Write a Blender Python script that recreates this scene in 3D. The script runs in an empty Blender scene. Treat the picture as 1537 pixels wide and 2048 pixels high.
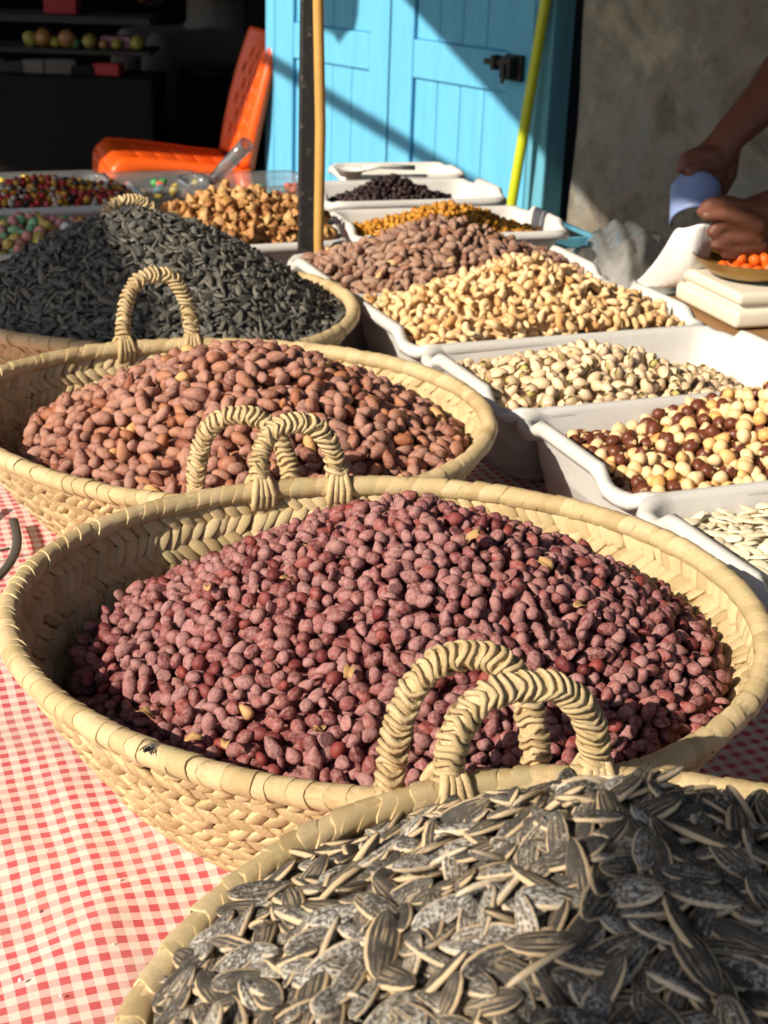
import bpy, bmesh, math, random
import numpy as np
from mathutils import Vector, Matrix, Euler

random.seed(7)
RNG = np.random.default_rng(11)
R = math.radians
scene = bpy.context.scene
COL = scene.collection

# ------------------------------------------------------------------ camera
F, PITCH, ROLL, CAMH = 3000.0, R(22.2), R(2.0), 0.57      # focal length in photo pixels (1537 x 2048)
_f = np.array([0, math.cos(PITCH), -math.sin(PITCH)])
_r = np.array([1.0, 0, 0]); _u = np.cross(_r, _f)
_r2 = _r * math.cos(ROLL) + _u * math.sin(ROLL)
_u2 = _u * math.cos(ROLL) - _r * math.sin(ROLL)
CAM = np.array([0, 0, CAMH])
cam_data = bpy.data.cameras.new('camera')
cam = bpy.data.objects.new('camera', cam_data); COL.objects.link(cam)
M = Matrix.Identity(4)
for i in range(3):
    M[i][0] = _r2[i]; M[i][1] = _u2[i]; M[i][2] = -_f[i]; M[i][3] = CAM[i]
cam.matrix_world = M
cam_data.sensor_fit = 'VERTICAL'; cam_data.sensor_height = 24.0; cam_data.sensor_width = 18.0
cam_data.lens = 24.0 * F / 2048
cam_data.clip_start = 0.02; cam_data.clip_end = 400
cam_data.dof.use_dof = True; cam_data.dof.focus_distance = 0.93; cam_data.dof.aperture_fstop = 13.5
scene.camera = cam

# ------------------------------------------------------------------ sky, sun, exposure
SUN_AZ, SUN_EL = R(221), R(31)         # where the sun stands, counter-clockwise from +X
SUN = np.array([math.cos(SUN_AZ) * math.cos(SUN_EL), math.sin(SUN_AZ) * math.cos(SUN_EL), math.sin(SUN_EL)])
world = bpy.data.worlds.new('World'); scene.world = world; world.use_nodes = True
wn = world.node_tree.nodes; wl = world.node_tree.links
sky = wn.new('ShaderNodeTexSky'); sky.sky_type = 'NISHITA'; sky.sun_disc = False
sky.sun_elevation = SUN_EL; sky.sun_rotation = R(90) - SUN_AZ
wl.new(sky.outputs[0], wn['Background'].inputs[0]); wn['Background'].inputs[1].default_value = 0.085
sun_data = bpy.data.lights.new('sun', 'SUN'); sun_data.energy = 4.6; sun_data.angle = R(0.5); sun_data.color = (1.0, 0.89, 0.72)
sun = bpy.data.objects.new('sun', sun_data); COL.objects.link(sun)
sun.rotation_euler = Vector(SUN).to_track_quat('Z', 'Y').to_euler(); sun.location = (-3, -2, 4)
vs = scene.view_settings
vs.view_transform = 'Standard'; vs.look = 'None'; vs.exposure = 0.6; vs.gamma = 1.0; vs.use_curve_mapping = False
scene.cycles.max_bounces = 6; scene.cycles.diffuse_bounces = 3; scene.cycles.glossy_bounces = 2; scene.cycles.transparent_max_bounces = 8
scene.cycles.use_adaptive_sampling = True; scene.cycles.adaptive_threshold = 0.02
scene.cycles.caustics_reflective = False; scene.cycles.caustics_refractive = False
scene.cycles.use_denoising = True

# ------------------------------------------------------------------ measuring helpers (photo pixel -> place)
def ray(x, y): return _f + _r2 * (x - 768.5) / F + _u2 * (1024 - y) / F
def bp(x, y, z):
    d = ray(x, y); return CAM + d * (z - CAMH) / d[2]
def bpY(x, y, Y):
    d = ray(x, y); return CAM + d * Y / d[1]
def proj(P):
    q = np.asarray(P, float) - CAM; w = q @ _f
    return 768.5 + F * (q @ _r2) / w, 1024 - F * (q @ _u2) / w, w
TH = R(21.5)                            # the table stands turned to the camera
TV = np.array([math.cos(TH), math.sin(TH)]); TU = np.array([-math.sin(TH), math.cos(TH)])
def T(v, u, z=0.0):
    p = TV * v + TU * u; return np.array([p[0], p[1], z])
F0 = np.array([0.55, 4.0]); FD = np.array([-math.sin(R(40)), math.cos(R(40))]); FN = np.array([math.cos(R(40)), math.sin(R(40))])
def FP(t, d, z):                        # facade: t along it (to the left), d behind its face
    p = F0 + FD * t + FN * d; return np.array([p[0], p[1], z])
def bpF(x, y, d=0.0):                   # pixel -> (t, z) on the plane d behind the facade
    r = ray(x, y); o = F0 + FN * d
    k = (o @ FN) / (r[:2] @ FN); P = CAM + r * k
    return (P[:2] - o) @ FD, P[2]

# ------------------------------------------------------------------ mesh helpers
def tag(o, label=None, cat=None, group=None, kind=None):
    if label: o['label'] = label
    if cat: o['category'] = cat
    if group: o['group'] = group
    if kind: o['kind'] = kind
    return o
def link(o, parent=None):
    COL.objects.link(o)
    if parent: o.parent = parent
    return o
def empty(name, loc=(0, 0, 0), rz=0.0):
    o = bpy.data.objects.new(name, None); o.location = loc; o.rotation_euler = (0, 0, rz); o.empty_display_size = .05
    return link(o)
def mesh_np(name, V, Tri, mat=None, smooth=True, lc=None, rnd=None, extra=None):
    V = np.asarray(V, np.float32); Tri = np.asarray(Tri, np.int32)
    me = bpy.data.meshes.new(name)
    me.vertices.add(len(V)); me.vertices.foreach_set('co', V.ravel())
    me.loops.add(Tri.size); me.loops.foreach_set('vertex_index', Tri.ravel())
    k = Tri.shape[1]
    me.polygons.add(len(Tri)); me.polygons.foreach_set('loop_start', np.arange(0, Tri.size, k, dtype=np.int32))
    me.polygons.foreach_set('use_smooth', np.full(len(Tri), smooth, bool))
    if lc is not None:
        a = me.attributes.new('lc', 'FLOAT_VECTOR', 'POINT'); a.data.foreach_set('vector', np.asarray(lc, np.float32).ravel())
    if rnd is not None:
        a = me.attributes.new('rnd', 'FLOAT', 'POINT'); a.data.foreach_set('value', np.asarray(rnd, np.float32).ravel())
    me.update(); me.validate()
    if mat: me.materials.append(mat)
    return me
def obj_np(name, V, Tri, mat, parent=None, smooth=True, lc=None, rnd=None):
    return link(bpy.data.objects.new(name, mesh_np(name, V, Tri, mat, smooth, lc, rnd)), parent)
def obj_bm(name, bm, mat, parent=None, smooth=False):
    me = bpy.data.meshes.new(name); bm.normal_update(); bm.to_mesh(me); bm.free()
    if smooth: me.polygons.foreach_set('use_smooth', np.ones(len(me.polygons), bool))
    if mat: me.materials.append(mat)
    return link(bpy.data.objects.new(name, me), parent)
def grid_tris(nu, nv, closed_u=False):
    q = []
    for i in range(nu if closed_u else nu - 1):
        for j in range(nv - 1):
            a = i * nv + j; b = ((i + 1) % nu) * nv + j
            q += [(a, b, b + 1), (a, b + 1, a + 1)]
    return np.array(q, np.int32)
def add_box(bm, c, s, M3=None, bev=0.0, seg=2):
    m = Matrix.LocRotScale(Vector(c), (M3.to_quaternion() if M3 else None), Vector(s))
    n0 = len(bm.verts)
    r = bmesh.ops.create_cube(bm, size=1.0, matrix=m)
    if bev > 0:
        es = list({e for v in r['verts'] for e in v.link_edges})
        bmesh.ops.bevel(bm, geom=es, offset=bev, segments=seg, affect='EDGES', profile=.5)
def tube_np(path, rad, n=8, cap=True):
    path = np.asarray(path, float); m = len(path)
    rad = np.full(m, rad) if np.isscalar(rad) else np.asarray(rad, float)
    tg = np.gradient(path, axis=0); tg /= np.linalg.norm(tg, axis=1)[:, None]
    up = np.array([0, 0, 1.0]) if abs(tg[0][2]) < .9 else np.array([1.0, 0, 0])
    V = []; nrm = None
    for i in range(m):
        nrm = up if nrm is None else nrm
        a = nrm - tg[i] * (nrm @ tg[i]); a /= np.linalg.norm(a); nrm = a; b = np.cross(tg[i], a)
        for k in range(n):
            t = 2 * math.pi * k / n; V.append(path[i] + rad[i] * (a * math.cos(t) + b * math.sin(t)))
    Tri = []
    for i in range(m - 1):
        for k in range(n):
            p = i * n + k; q = i * n + (k + 1) % n
            Tri += [(p, q, q + n), (p, q + n, p + n)]
    if cap:
        V.append(path[0]); V.append(path[-1]); c0, c1 = len(V) - 2, len(V) - 1
        for k in range(n):
            Tri.append((c0, (k + 1) % n, k)); Tri.append((c1, (m - 1) * n + k, (m - 1) * n + (k + 1) % n))
    return np.array(V), np.array(Tri, np.int32)
def join_np(parts):
    V, Tr, n = [], [], 0
    for v, t in parts:
        V.append(v); Tr.append(np.asarray(t) + n); n += len(v)
    return np.concatenate(V), np.concatenate(Tr)
def lathe_np(prof, n=32):
    V = np.array([[r * math.cos(2 * math.pi * k / n), r * math.sin(2 * math.pi * k / n), z] for k in range(n) for r, z in prof])
    return V, grid_tris(n, len(prof), True)
def ico(sub):
    bm = bmesh.new(); bmesh.ops.create_icosphere(bm, subdivisions=sub, radius=1.0); bm.verts.ensure_lookup_table()
    V = np.array([v.co[:] for v in bm.verts]); Tr = np.array([[v.index for v in f.verts] for f in bm.faces], np.int32); bm.free()
    return V, Tr
ICO = {1: ico(1), 2: ico(2), 3: ico(3)}

# ------------------------------------------------------------------ material helpers
class Nodes:
    def __init__(s, name):
        s.m = bpy.data.materials.new(name); s.m.use_nodes = True
        s.t = s.m.node_tree; s.b = s.t.nodes['Principled BSDF']; s.out = s.t.nodes['Material Output']
    def n(s, ty, **kw):
        x = s.t.nodes.new('ShaderNode' + ty)
        for k, v in kw.items(): setattr(x, k, v)
        return x
    def put(s, sock, v):
        if isinstance(v, bpy.types.NodeSocket): s.t.links.new(v, sock)
        elif v is not None:
            if isinstance(v, (tuple, list)) and len(v) == 3 and sock.type == 'RGBA': v = (*v, 1)
            sock.default_value = v
    def math(s, op, a, b=None, c=None, clamp=False):
        x = s.n('Math', operation=op, use_clamp=clamp); s.put(x.inputs[0], a)
        if b is not None: s.put(x.inputs[1], b)
        if c is not None: s.put(x.inputs[2], c)
        return x.outputs[0]
    def mix(s, fac, a, b):
        x = s.n('Mix', data_type='RGBA'); s.put(x.inputs[0], fac); s.put(x.inputs[6], a); s.put(x.inputs[7], b); return x.outputs[2]
    def ramp(s, fac, stops, interp='LINEAR'):
        x = s.n('ValToRGB'); s.put(x.inputs[0], fac); cr = x.color_ramp; cr.interpolation = interp
        while len(cr.elements) < len(stops): cr.elements.new(.5)
        for e, (p, c) in zip(cr.elements, stops):
            e.position = p; e.color = (*c, 1) if not np.isscalar(c) else (c, c, c, 1)
        return x.outputs[0]
    def noise(s, vec, scale, detail=3, rough=.55, dist=0):
        x = s.n('TexNoise'); s.put(x.inputs['Vector'], vec); x.inputs['Scale'].default_value = scale
        x.inputs['Detail'].default_value = detail; x.inputs['Roughness'].default_value = rough; x.inputs['Distortion'].default_value = dist
        return x.outputs['Fac']
    def attr(s, name, out='Vector'):
        x = s.n('Attribute', attribute_name=name); return x.outputs[out]
    def pos(s): return s.n('NewGeometry').outputs['Position']
    def objc(s): return s.n('TexCoord').outputs['Object']
    def rnd(s): return s.math('FRACT', s.math('ADD', s.attr('rnd', 'Fac'), s.n('ObjectInfo').outputs['Random']))
    def rnd2(s, r, k): return s.math('FRACT', s.math('MULTIPLY', r, k))
    def scale(s, vec, sc):
        x = s.n('Mapping'); s.put(x.inputs['Vector'], vec); x.inputs['Scale'].default_value = sc; return x.outputs[0]
    def xyz(s, vec):
        x = s.n('SeparateXYZ'); s.put(x.inputs[0], vec); return x.outputs
    def bump(s, h, strength=.3, dist=.001):
        x = s.n('Bump'); s.put(x.inputs['Height'], h); x.inputs['Strength'].default_value = strength; x.inputs['Distance'].default_value = dist
        s.t.links.new(x.outputs[0], s.b.inputs['Normal'])
    def done(s, col, rough=.6, spec=.4, **kw):
        s.put(s.b.inputs['Base Color'], col); s.put(s.b.inputs['Roughness'], rough); s.put(s.b.inputs['Specular IOR Level'], spec)
        for k, v in kw.items(): s.put(s.b.inputs[k.replace('_', ' ')], v)
        return s.m

def m_dusty(name, skins, dust, dust_amt=.55, nsc=170, rough=.75, bald=.9, odd=None):
    s = Nodes(name); p = s.pos(); r = s.rnd()
    k = len(skins); skin = s.ramp(r, [(i / max(1, k - 1), c) for i, c in enumerate(skins)])
    vein = s.noise(p, nsc * 2.5, 3, .6); skin = s.mix(s.math('MULTIPLY', vein, .35), skin, tuple(c * .45 for c in skins[0]))
    r2 = s.rnd2(r, 37.3)
    nn = s.noise(p, nsc, 4, .65)
    amt = s.math('MULTIPLY_ADD', r2, .24, dust_amt - .26)
    f = s.math('MULTIPLY_ADD', s.math('SUBTRACT', s.math('ADD', nn, amt), .78), 3.6, .13, clamp=True)
    f = s.math('MULTIPLY', f, s.math('LESS_THAN', r2, bald))
    f = s.math('MULTIPLY', f, .85)
    col = s.mix(f, skin, dust)
    if odd: col = s.mix(s.math('GREATER_THAN', s.rnd2(r, 91.7), odd[0]), col, odd[1])
    s.bump(s.noise(p, nsc * 1.6, 3, .65), .55, .0012)
    return s.done(col, s.math('MULTIPLY_ADD', f, .3, rough - .3), .35)

def m_mix(name, cols, rough=.5, spec=.4, nsc=160, var=.35, dark=None, bump=.3, interp='CONSTANT', **kw):
    s = Nodes(name); p = s.pos(); r = s.rnd(); k = len(cols)
    col = s.ramp(r, [(i / (k if interp == 'CONSTANT' else max(1, k - 1)), c) for i, c in enumerate(cols)], interp)
    nn = s.noise(p, nsc, 4, .6)
    d = dark or tuple(c * .5 for c in cols[0])
    f = s.math('MULTIPLY', s.math('MULTIPLY_ADD', nn, 2.6, -.9, clamp=True), var)
    col = s.mix(f, col, d)
    s.bump(s.noise(p, nsc * 2.2, 3), bump, .001)
    return s.done(col, rough, spec, **kw)

def m_plain(name, col, rough=.5, spec=.4, nsc=20, var=.15, bump=.1, bd=.002, **kw):
    s = Nodes(name); p = s.objc(); nn = s.noise(p, nsc, 5, .6)
    c = s.mix(s.math('MULTIPLY', nn, var * 2), col, tuple(x * .55 for x in col))
    if bump: s.bump(s.noise(p, nsc * 4, 4), bump, bd)
    return s.done(c, rough, spec, **kw)

def m_palm():
    s = Nodes('palm_leaf'); p = s.pos(); r = s.rnd(); lc = s.attr('lc')
    col = s.ramp(r, [(0, (.62, .47, .25)), (.35, (.735, .58, .345)), (.7, (.66, .51, .285)), (.92, (.50, .37, .19)), (1, (.58, .49, .27))])
    fib = s.noise(s.scale(lc, (2.5, 26, 3)), 1.6, 3, .7)
    col = s.mix(s.math('MULTIPLY_ADD', fib, 1.7, -.62, clamp=True), col, (.34, .22, .10))
    stain = s.noise(p, 14, 4); col = s.mix(s.math('MULTIPLY_ADD', stain, 2.0, -.95, clamp=True), col, (.42, .31, .16))
    s.bump(fib, .7, .0009)
    return s.done(col, .5, .35)
def m_seed():
    s = Nodes('striped_seed'); p = s.pos(); r = s.rnd(); lc = s.attr('lc'); x, y, z = s.xyz(lc)
    ay = s.math('ABSOLUTE', s.math('ADD', y, s.math('MULTIPLY_ADD', s.noise(p, 90, 2), .24, -.12)))
    edge = s.math('MULTIPLY_ADD', ay, 11.0, -8.3, clamp=True)
    line = s.math('MULTIPLY_ADD', s.math('SINE', s.math('MULTIPLY', ay, 17.0)), 3.0, -1.7, clamp=True)
    line = s.math('MULTIPLY', line, s.math('MULTIPLY_ADD', s.noise(p, 75, 3), 4.0, -1.75, clamp=True))
    fib = s.noise(s.scale(lc, (3, 24, 2)), 1.5, 3, .7)
    body = s.mix(s.math('MULTIPLY_ADD', fib, 1.5, -.45, clamp=True), (.013, .011, .010), (.085, .070, .055))
    tan = s.mix(fib, (.72, .54, .33), (.52, .38, .22))
    col = s.mix(s.math('MAXIMUM', edge, s.math('MULTIPLY', line, .95)), body, tan)
    off = s.n('VectorMath', operation='ADD'); s.put(off.inputs[0], s.scale(lc, (1.0, .45, .3)))
    cmb = s.n('CombineXYZ'); s.put(cmb.inputs[0], s.math('MULTIPLY', r, 91.0)); s.put(cmb.inputs[1], s.math('MULTIPLY', r, 37.0)); s.put(off.inputs[1], cmb.outputs[0]); lp_ = off.outputs[0]
    salt = s.noise(lp_, 8.5, 4, .75, .4); big = s.noise(lp_, 1.3, 3)
    sf = s.math('MULTIPLY_ADD', s.math('ADD', salt, s.math('MULTIPLY', s.math('ADD', big, s.rnd2(r, 17.7)), .20)), 8.0, -5.95, clamp=True)
    col = s.mix(s.math('MULTIPLY', sf, .85), col, (.64, .61, .56))
    haze = s.math('MULTIPLY_ADD', s.noise(lp_, 2.4, 4, .7), 1.2, -.3, clamp=True)
    col = s.mix(s.math('MULTIPLY', haze, .22), col, (.44, .40, .35))
    s.bump(s.math('ADD', fib, salt), .6, .0008)
    return s.done(col, .6, .35)
def m_gingham():
    s = Nodes('gingham_cotton'); lc = s.attr('lc'); p = s.pos()
    wob = s.noise(p, 9, 2); x, y, z = s.xyz(lc)
    per = .0123
    def band(c, k):
        q = s.math('FRACT', s.math('DIVIDE', s.math('ADD', c, s.math('MULTIPLY_ADD', wob, .004, k)), per))
        return s.math('MULTIPLY_ADD', s.math('SUBTRACT', .25, s.math('ABSOLUTE', s.math('SUBTRACT', q, .5))), 26.0, .5, clamp=True)
    a, b = band(x, 0.0), band(y, .002)
    sm = s.math('MULTIPLY', s.math('ADD', a, b), .5)
    col = s.ramp(sm, [(0, (.75, .69, .62)), (.5, (.74, .46, .43)), (1, (.58, .105, .12))])
    dirt = s.noise(p, 12, 6, .65); col = s.mix(s.math('MULTIPLY_ADD', dirt, 1.5, -.68, clamp=True), col, (.42, .33, .26))
    thr = s.math('ADD', s.math('SINE', s.math('MULTIPLY', x, 9000)), s.math('SINE', s.math('MULTIPLY', y, 9000)))
    s.bump(s.math('ADD', s.math('MULTIPLY', thr, .25), s.noise(p, 40, 4)), .25, .002)
    return s.done(col, .85, .2)
def m_wall():
    s = Nodes('old_concrete'); p = s.pos()
    a = s.noise(p, 4.5, 5, .65, .8); b = s.noise(p, 11, 6, .65)
    st = s.noise(s.scale(p, (3, 3, .5)), 3, 4)
    col = s.ramp(a, [(.34, (.13, .115, .10)), (.46, (.25, .22, .18)), (.55, (.22, .22, .205)), (.68, (.40, .34, .25))])
    col = s.mix(s.math('MULTIPLY_ADD', b, 2.2, -1.0, clamp=True), col, (.10, .08, .06))
    col = s.mix(s.math('MULTIPLY_ADD', st, 2.0, -1.05, clamp=True), col, (.32, .29, .24))
    s.bump(s.math('ADD', b, s.noise(p, 45, 5)), .5, .01)
    return s.done(col, .9, .2)
def m_glass(name, tint=(.9, .92, .93), rough=.12, milk=.16):
    s = Nodes(name); nt = s.t
    tr = s.n('BsdfTransparent'); tr.inputs[0].default_value = (*tint, 1)
    gl = s.n('BsdfGlossy'); gl.inputs['Roughness'].default_value = rough; gl.inputs[0].default_value = (.9, .9, .9, 1)
    df = s.n('BsdfDiffuse'); df.inputs[0].default_value = (.6, .6, .6, 1)
    lw = s.n('LayerWeight'); lw.inputs[0].default_value = .35
    m1 = s.n('MixShader'); m1.inputs[0].default_value = milk; nt.links.new(tr.outputs[0], m1.inputs[1]); nt.links.new(df.outputs[0], m1.inputs[2])
    m2 = s.n('MixShader'); nt.links.new(lw.outputs['Facing'], m2.inputs[0]); nt.links.new(m1.outputs[0], m2.inputs[1]); nt.links.new(gl.outputs[0], m2.inputs[2])
    nt.links.new(m2.outputs[0], s.out.inputs[0]); return s.m
def m_tray():
    s = Nodes('tray_plastic'); p = s.pos()
    c = s.mix(s.math('MULTIPLY_ADD', s.noise(p, 18, 5, .65), 1.5, -.6, clamp=True), (.63, .615, .595), (.53, .50, .465))
    sc = s.noise(s.scale(p, (1, 1, 7)), 70, 3, .7)
    s.bump(sc, .12, .001)
    return s.done(c, s.math('MULTIPLY_ADD', sc, .3, .28), .4)
def m_paint(name, col, worn):
    s = Nodes(name); p = s.pos(); nn = s.noise(s.scale(p, (5, 5, .5)), 7, 5, .65)
    c = s.mix(s.math('MULTIPLY_ADD', nn, 2.4, -.8, clamp=True), col, worn)
    ch = s.math('MULTIPLY_ADD', s.noise(p, 30, 6, .7), 12, -7.9, clamp=True)
    c = s.mix(s.math('MULTIPLY', ch, .6), c, (.2, .16, .12))
    s.bump(s.noise(s.scale(p, (8, 8, 1)), 12, 4), .2, .004)
    return s.done(c, .55, .35)
def m_cloud_metal():
    s = Nodes('black_steel'); p = s.pos(); nn = s.noise(p, 90, 6, .75)
    c = s.mix(s.math('MULTIPLY_ADD', nn, 6, -3.4, clamp=True), (.012, .011, .011), (.16, .14, .12))
    s.bump(nn, .4, .001); return s.done(c, .45, .5)

MAT = dict(
    palm_dark=m_plain('palm_gap_shade', (.26, .17, .07), .8, .2, 30, .3, .2),  # darker than the leaf so the plait's gaps look shaded
    palm=m_palm(), gingham=m_gingham(), wall=m_wall(), tray=m_tray(), steel=m_cloud_metal(), seed=m_seed(),
    red_peanut=m_dusty('red_peanut_skin', [(.13, .024, .026), (.19, .040, .040), (.24, .060, .055), (.28, .045, .035)], (.37, .200, .19), .55, 380, .8, .93, (.996, (.55, .32, .14))),
    brown_peanut=m_dusty('brown_peanut_skin', [(.17, .055, .036), (.30, .10, .055), (.36, .13, .065), (.46, .19, .085)], (.40, .225, .18), .56, 260, .85, .93, (.98, (.60, .33, .14))),
    almond=m_dusty('almond_skin', [(.22, .10, .062), (.28, .135, .085), (.33, .15, .09)], (.40, .265, .20), .56, 160, .85, .88, (.965, (.62, .40, .20))),
    cashew=m_mix('roasted_cashew', [(.74, .52, .27), (.80, .61, .37), (.71, .46, .21), (.78, .57, .32), (.58, .30, .11)], .5, .35, 110, .4, (.50, .22, .06), interp='LINEAR'),
    pumpkin=m_mix('pumpkin_seed_shell', [(.80, .70, .50), (.86, .77, .58), (.76, .65, .44)], .55, .35, 120, .25, (.62, .48, .28), interp='LINEAR'),
    walnut=m_mix('walnut_kernel', [(.60, .34, .13), (.68, .42, .18), (.50, .25, .08), (.36, .16, .06)], .55, .35, 240, .75, (.26, .10, .035), .6, 'LINEAR'),
    gold_raisin=m_mix('golden_raisin_skin', [(.55, .24, .022), (.66, .33, .04), (.46, .17, .015)], .4, .5, 200, .5, (.26, .08, .008), .6, 'LINEAR'),
    dark_raisin=m_mix('dark_raisin_skin', [(.025, .012, .014), (.045, .02, .02), (.018, .01, .012)], .5, .4, 200, .4, (.01, .006, .008), .6, 'LINEAR'),
    gummy=m_mix('gummy_candy', [(.05, .30, .07), (.62, .12, .08), (.60, .42, .06), (.10, .26, .30), (.62, .14, .13)], .3, .5, 60, .1),
    orange_candy=m_plain('orange_candy', (.80, .13, .012), .45, .4, 40, .15),
    sugar_candy=m_mix('sugared_candy', [(.75, .16, .15), (.80, .66, .45), (.75, .55, .08), (.72, .12, .12)], .6, .4, 90, .1),
    wood=m_plain('bare_wood', (.36, .20, .085), .6, .3, 14, .4, .3, .003),
    pole_wood=m_plain('yellow_wood', (.64, .36, .10), .6, .3, 18, .4, .3, .002),
    door=m_paint('blue_door_paint', (.125, .45, .70), (.10, .38, .62)),
    frame_blue=m_paint('blue_frame_paint', (.12, .38, .52), (.08, .26, .38)),
    dark_room=m_plain('room_shade_black', (.016, .014, .015), .95, .05, 6, .4, 0),  # near-black colour carries the shade of the unlit room
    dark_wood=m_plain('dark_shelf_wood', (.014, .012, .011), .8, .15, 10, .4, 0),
    orange=m_plain('orange_plastic', (.84, .105, .008), .35, .5, 12, .08, .05),
    lime=m_plain('lime_lacquer', (.50, .56, .012), .4, .5, 20, .15),
    iron=m_plain('black_iron', (.012, .011, .011), .5, .5, 30, .3, .3),
    scale=m_plain('cream_plastic', (.74, .68, .56), .4, .45, 14, .1, .03),
    brass=m_plain('brass', (.42, .24, .05), .35, .5, 30, .3, .2, .001, Metallic=.7),
    paper=m_plain('white_paper', (.88, .87, .86), .9, .2, 10, .05, .05),
    scoop=m_plain('blue_plastic', (.24, .31, .56), .4, .4, 20, .1, .03),
    skin=m_plain('dark_skin', (.18, .068, .042), .5, .4, 35, .35, .25, .002),
    shirt=m_plain('grey_shirt', (.10, .10, .11), .9, .2, 25, .25, .2),
    robe=m_plain('pale_robe', (.13, .12, .115), .9, .2, 12, .3, .2),
    ground=m_plain('dusty_paving', (.17, .145, .115), .9, .2, 5, .4, .4, .01),
    canvas=m_plain('awning_canvas', (.13, .12, .10), .9, .2, 8, .3, .2),
    strap=m_plain('grey_strap', (.085, .078, .070), .7, .3, 40, .3, .3),
    clear=m_glass('clear_plastic'), bag=m_glass('plastic_bag', (.86, .88, .90), .3, .38),
    white=m_plain('white_enamel', (.72, .70, .66), .35, .5, 10, .1, .03),
    flake=m_plain('peanut_flake', (.50, .30, .13), .7, .3, 200, .4, .2, .0005),
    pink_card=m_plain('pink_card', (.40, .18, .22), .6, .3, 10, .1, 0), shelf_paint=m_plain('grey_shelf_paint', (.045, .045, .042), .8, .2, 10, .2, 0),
    red_card=m_plain('red_card', (.30, .02, .03), .6, .3, 10, .1, 0),
)
def m_pistachio():
    s = Nodes('pistachio_shell'); p = s.pos(); r = s.rnd(); x, y, z = s.xyz(s.attr('lc'))
    sh = s.ramp(r, [(0, (.72, .53, .34)), (.5, (.80, .62, .43)), (1, (.68, .48, .30))])
    sh = s.mix(s.math('MULTIPLY', s.noise(p, 130, 4), .35), sh, (.46, .30, .15))
    kn = s.mix(s.math('MULTIPLY_ADD', s.noise(p, 240, 3), 3, -1.2, clamp=True), (.46, .42, .12), (.30, .13, .10))
    s.bump(s.noise(p, 300, 3), .3, .0008)
    return s.done(s.mix(s.math('GREATER_THAN', z, .5), sh, kn), .5, .4)
def m_hazel():
    s = Nodes('hazelnut_skin'); p = s.pos(); r = s.rnd(); x, y, z = s.xyz(s.attr('lc'))
    cream = s.ramp(s.rnd2(r, 23.1), [(0, (.78, .55, .28)), (.5, (.83, .62, .37)), (.8, (.76, .45, .18)), (1, (.68, .33, .10))])
    cream = s.mix(s.math('MULTIPLY', s.noise(p, 120, 3), .3), cream, (.58, .33, .12))
    dk = s.mix(s.noise(p, 160, 4), (.080, .020, .012), (.19, .055, .026))
    flake = s.math('MULTIPLY_ADD', s.noise(p, 95, 4, .6), 14, -8.8, clamp=True)
    tip = s.math('GREATER_THAN', x, .88)
    dk = s.mix(s.math('MAXIMUM', s.math('MULTIPLY', flake, .8), tip), dk, (.62, .42, .20))
    col = s.mix(s.math('GREATER_THAN', z, .5), cream, dk)
    s.bump(s.noise(p, 260, 3), .3, .0008)
    return s.done(col, s.math('MULTIPLY_ADD', z, -.12, .52), .4)
def m_black_seed():
    s = Nodes('black_seed_shell'); p = s.pos(); r = s.rnd(); lc = s.attr('lc')
    fib = s.noise(s.scale(lc, (2.5, 14, 2)), 1.4, 3, .7)
    col = s.mix(s.math('MULTIPLY_ADD', fib, 1.8, -.6, clamp=True), (.015, .014, .014), (.25, .235, .20))
    col = s.mix(s.math('MULTIPLY', s.noise(p, 120, 3), .5), col, s.ramp(r, [(0, (.015, .015, .015)), (.5, (.11, .105, .095)), (1, (.42, .38, .30))]))
    s.bump(fib, .5, .001)
    return s.done(col, .5, .45)
def m_tone(name, cols, rough=.4):
    s = Nodes(name); p = s.pos(); r = s.rnd(); x, y, z = s.xyz(s.attr('lc')); k = len(cols)
    col = s.ramp(s.math('DIVIDE', s.math('ADD', z, .2), k), [(i / k, c) for i, c in enumerate(cols)], 'CONSTANT')
    col = s.mix(s.math('MULTIPLY_ADD', r, .35, 0.0), col, s.mix(.5, col, (.30, .18, .10)))
    s.bump(s.noise(p, 150, 3), .2, .001)
    return s.done(col, rough, .45)
MAT['fruit'] = m_tone('shelf_sweet', [(.24, .22, .035), (.27, .13, .04), (.06, .17, .06)])
MAT['jelly'] = m_tone('jelly_bean_shell', [(.42, .02, .02), (.56, .27, .02), (.02, .012, .012), (.60, .52, .42)], .3)
MAT['pastel'] = m_tone('pastel_candy_shell', [(.64, .50, .13), (.62, .25, .24), (.25, .56, .27)], .5)
MAT['pistachio'] = m_pistachio(); MAT['hazel'] = m_hazel(); MAT['black_seed'] = m_black_seed()

# ================================================================== the large structure
GZ = -0.62
g = bmesh.new(); bmesh.ops.create_grid(g, x_segments=1, y_segments=1, size=60)
for v in g.verts: v.co.z = GZ
tag(obj_bm('ground', g, MAT['ground']), 'dusty paved ground of the market lane', None, None, 'structure')

def fbox(bm, t0, t1, d0, d1, z0, z1, bev=0.0):
    c = FP((t0 + t1) / 2, (d0 + d1) / 2, (z0 + z1) / 2)
    M3 = Matrix(((FD[0], FN[0], 0), (FD[1], FN[1], 0), (0, 0, 1)))
    add_box(bm, c, (abs(t1 - t0), abs(d1 - d0), abs(z1 - z0)), M3, bev)
def fpart(name, mat, parent, *boxes, bev=0.0):
    bm = bmesh.new()
    for b in boxes: fbox(bm, *b, bev=bev)
    return obj_bm(name, bm, MAT[mat], parent)

tR, _ = bpF(1100, 200); tL, _ = bpF(549, 200); tM, _ = bpF(778, 200)
bld = empty('shop_building', FP(tL, 0, GZ))
tag(bld, 'old plastered shop front with blue double door and a dark open room', 'building')
def fp_child(o): o.parent = bld; o.matrix_parent_inverse = Matrix.Translation(-Vector(FP(tL, 0, GZ))); return o
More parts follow.
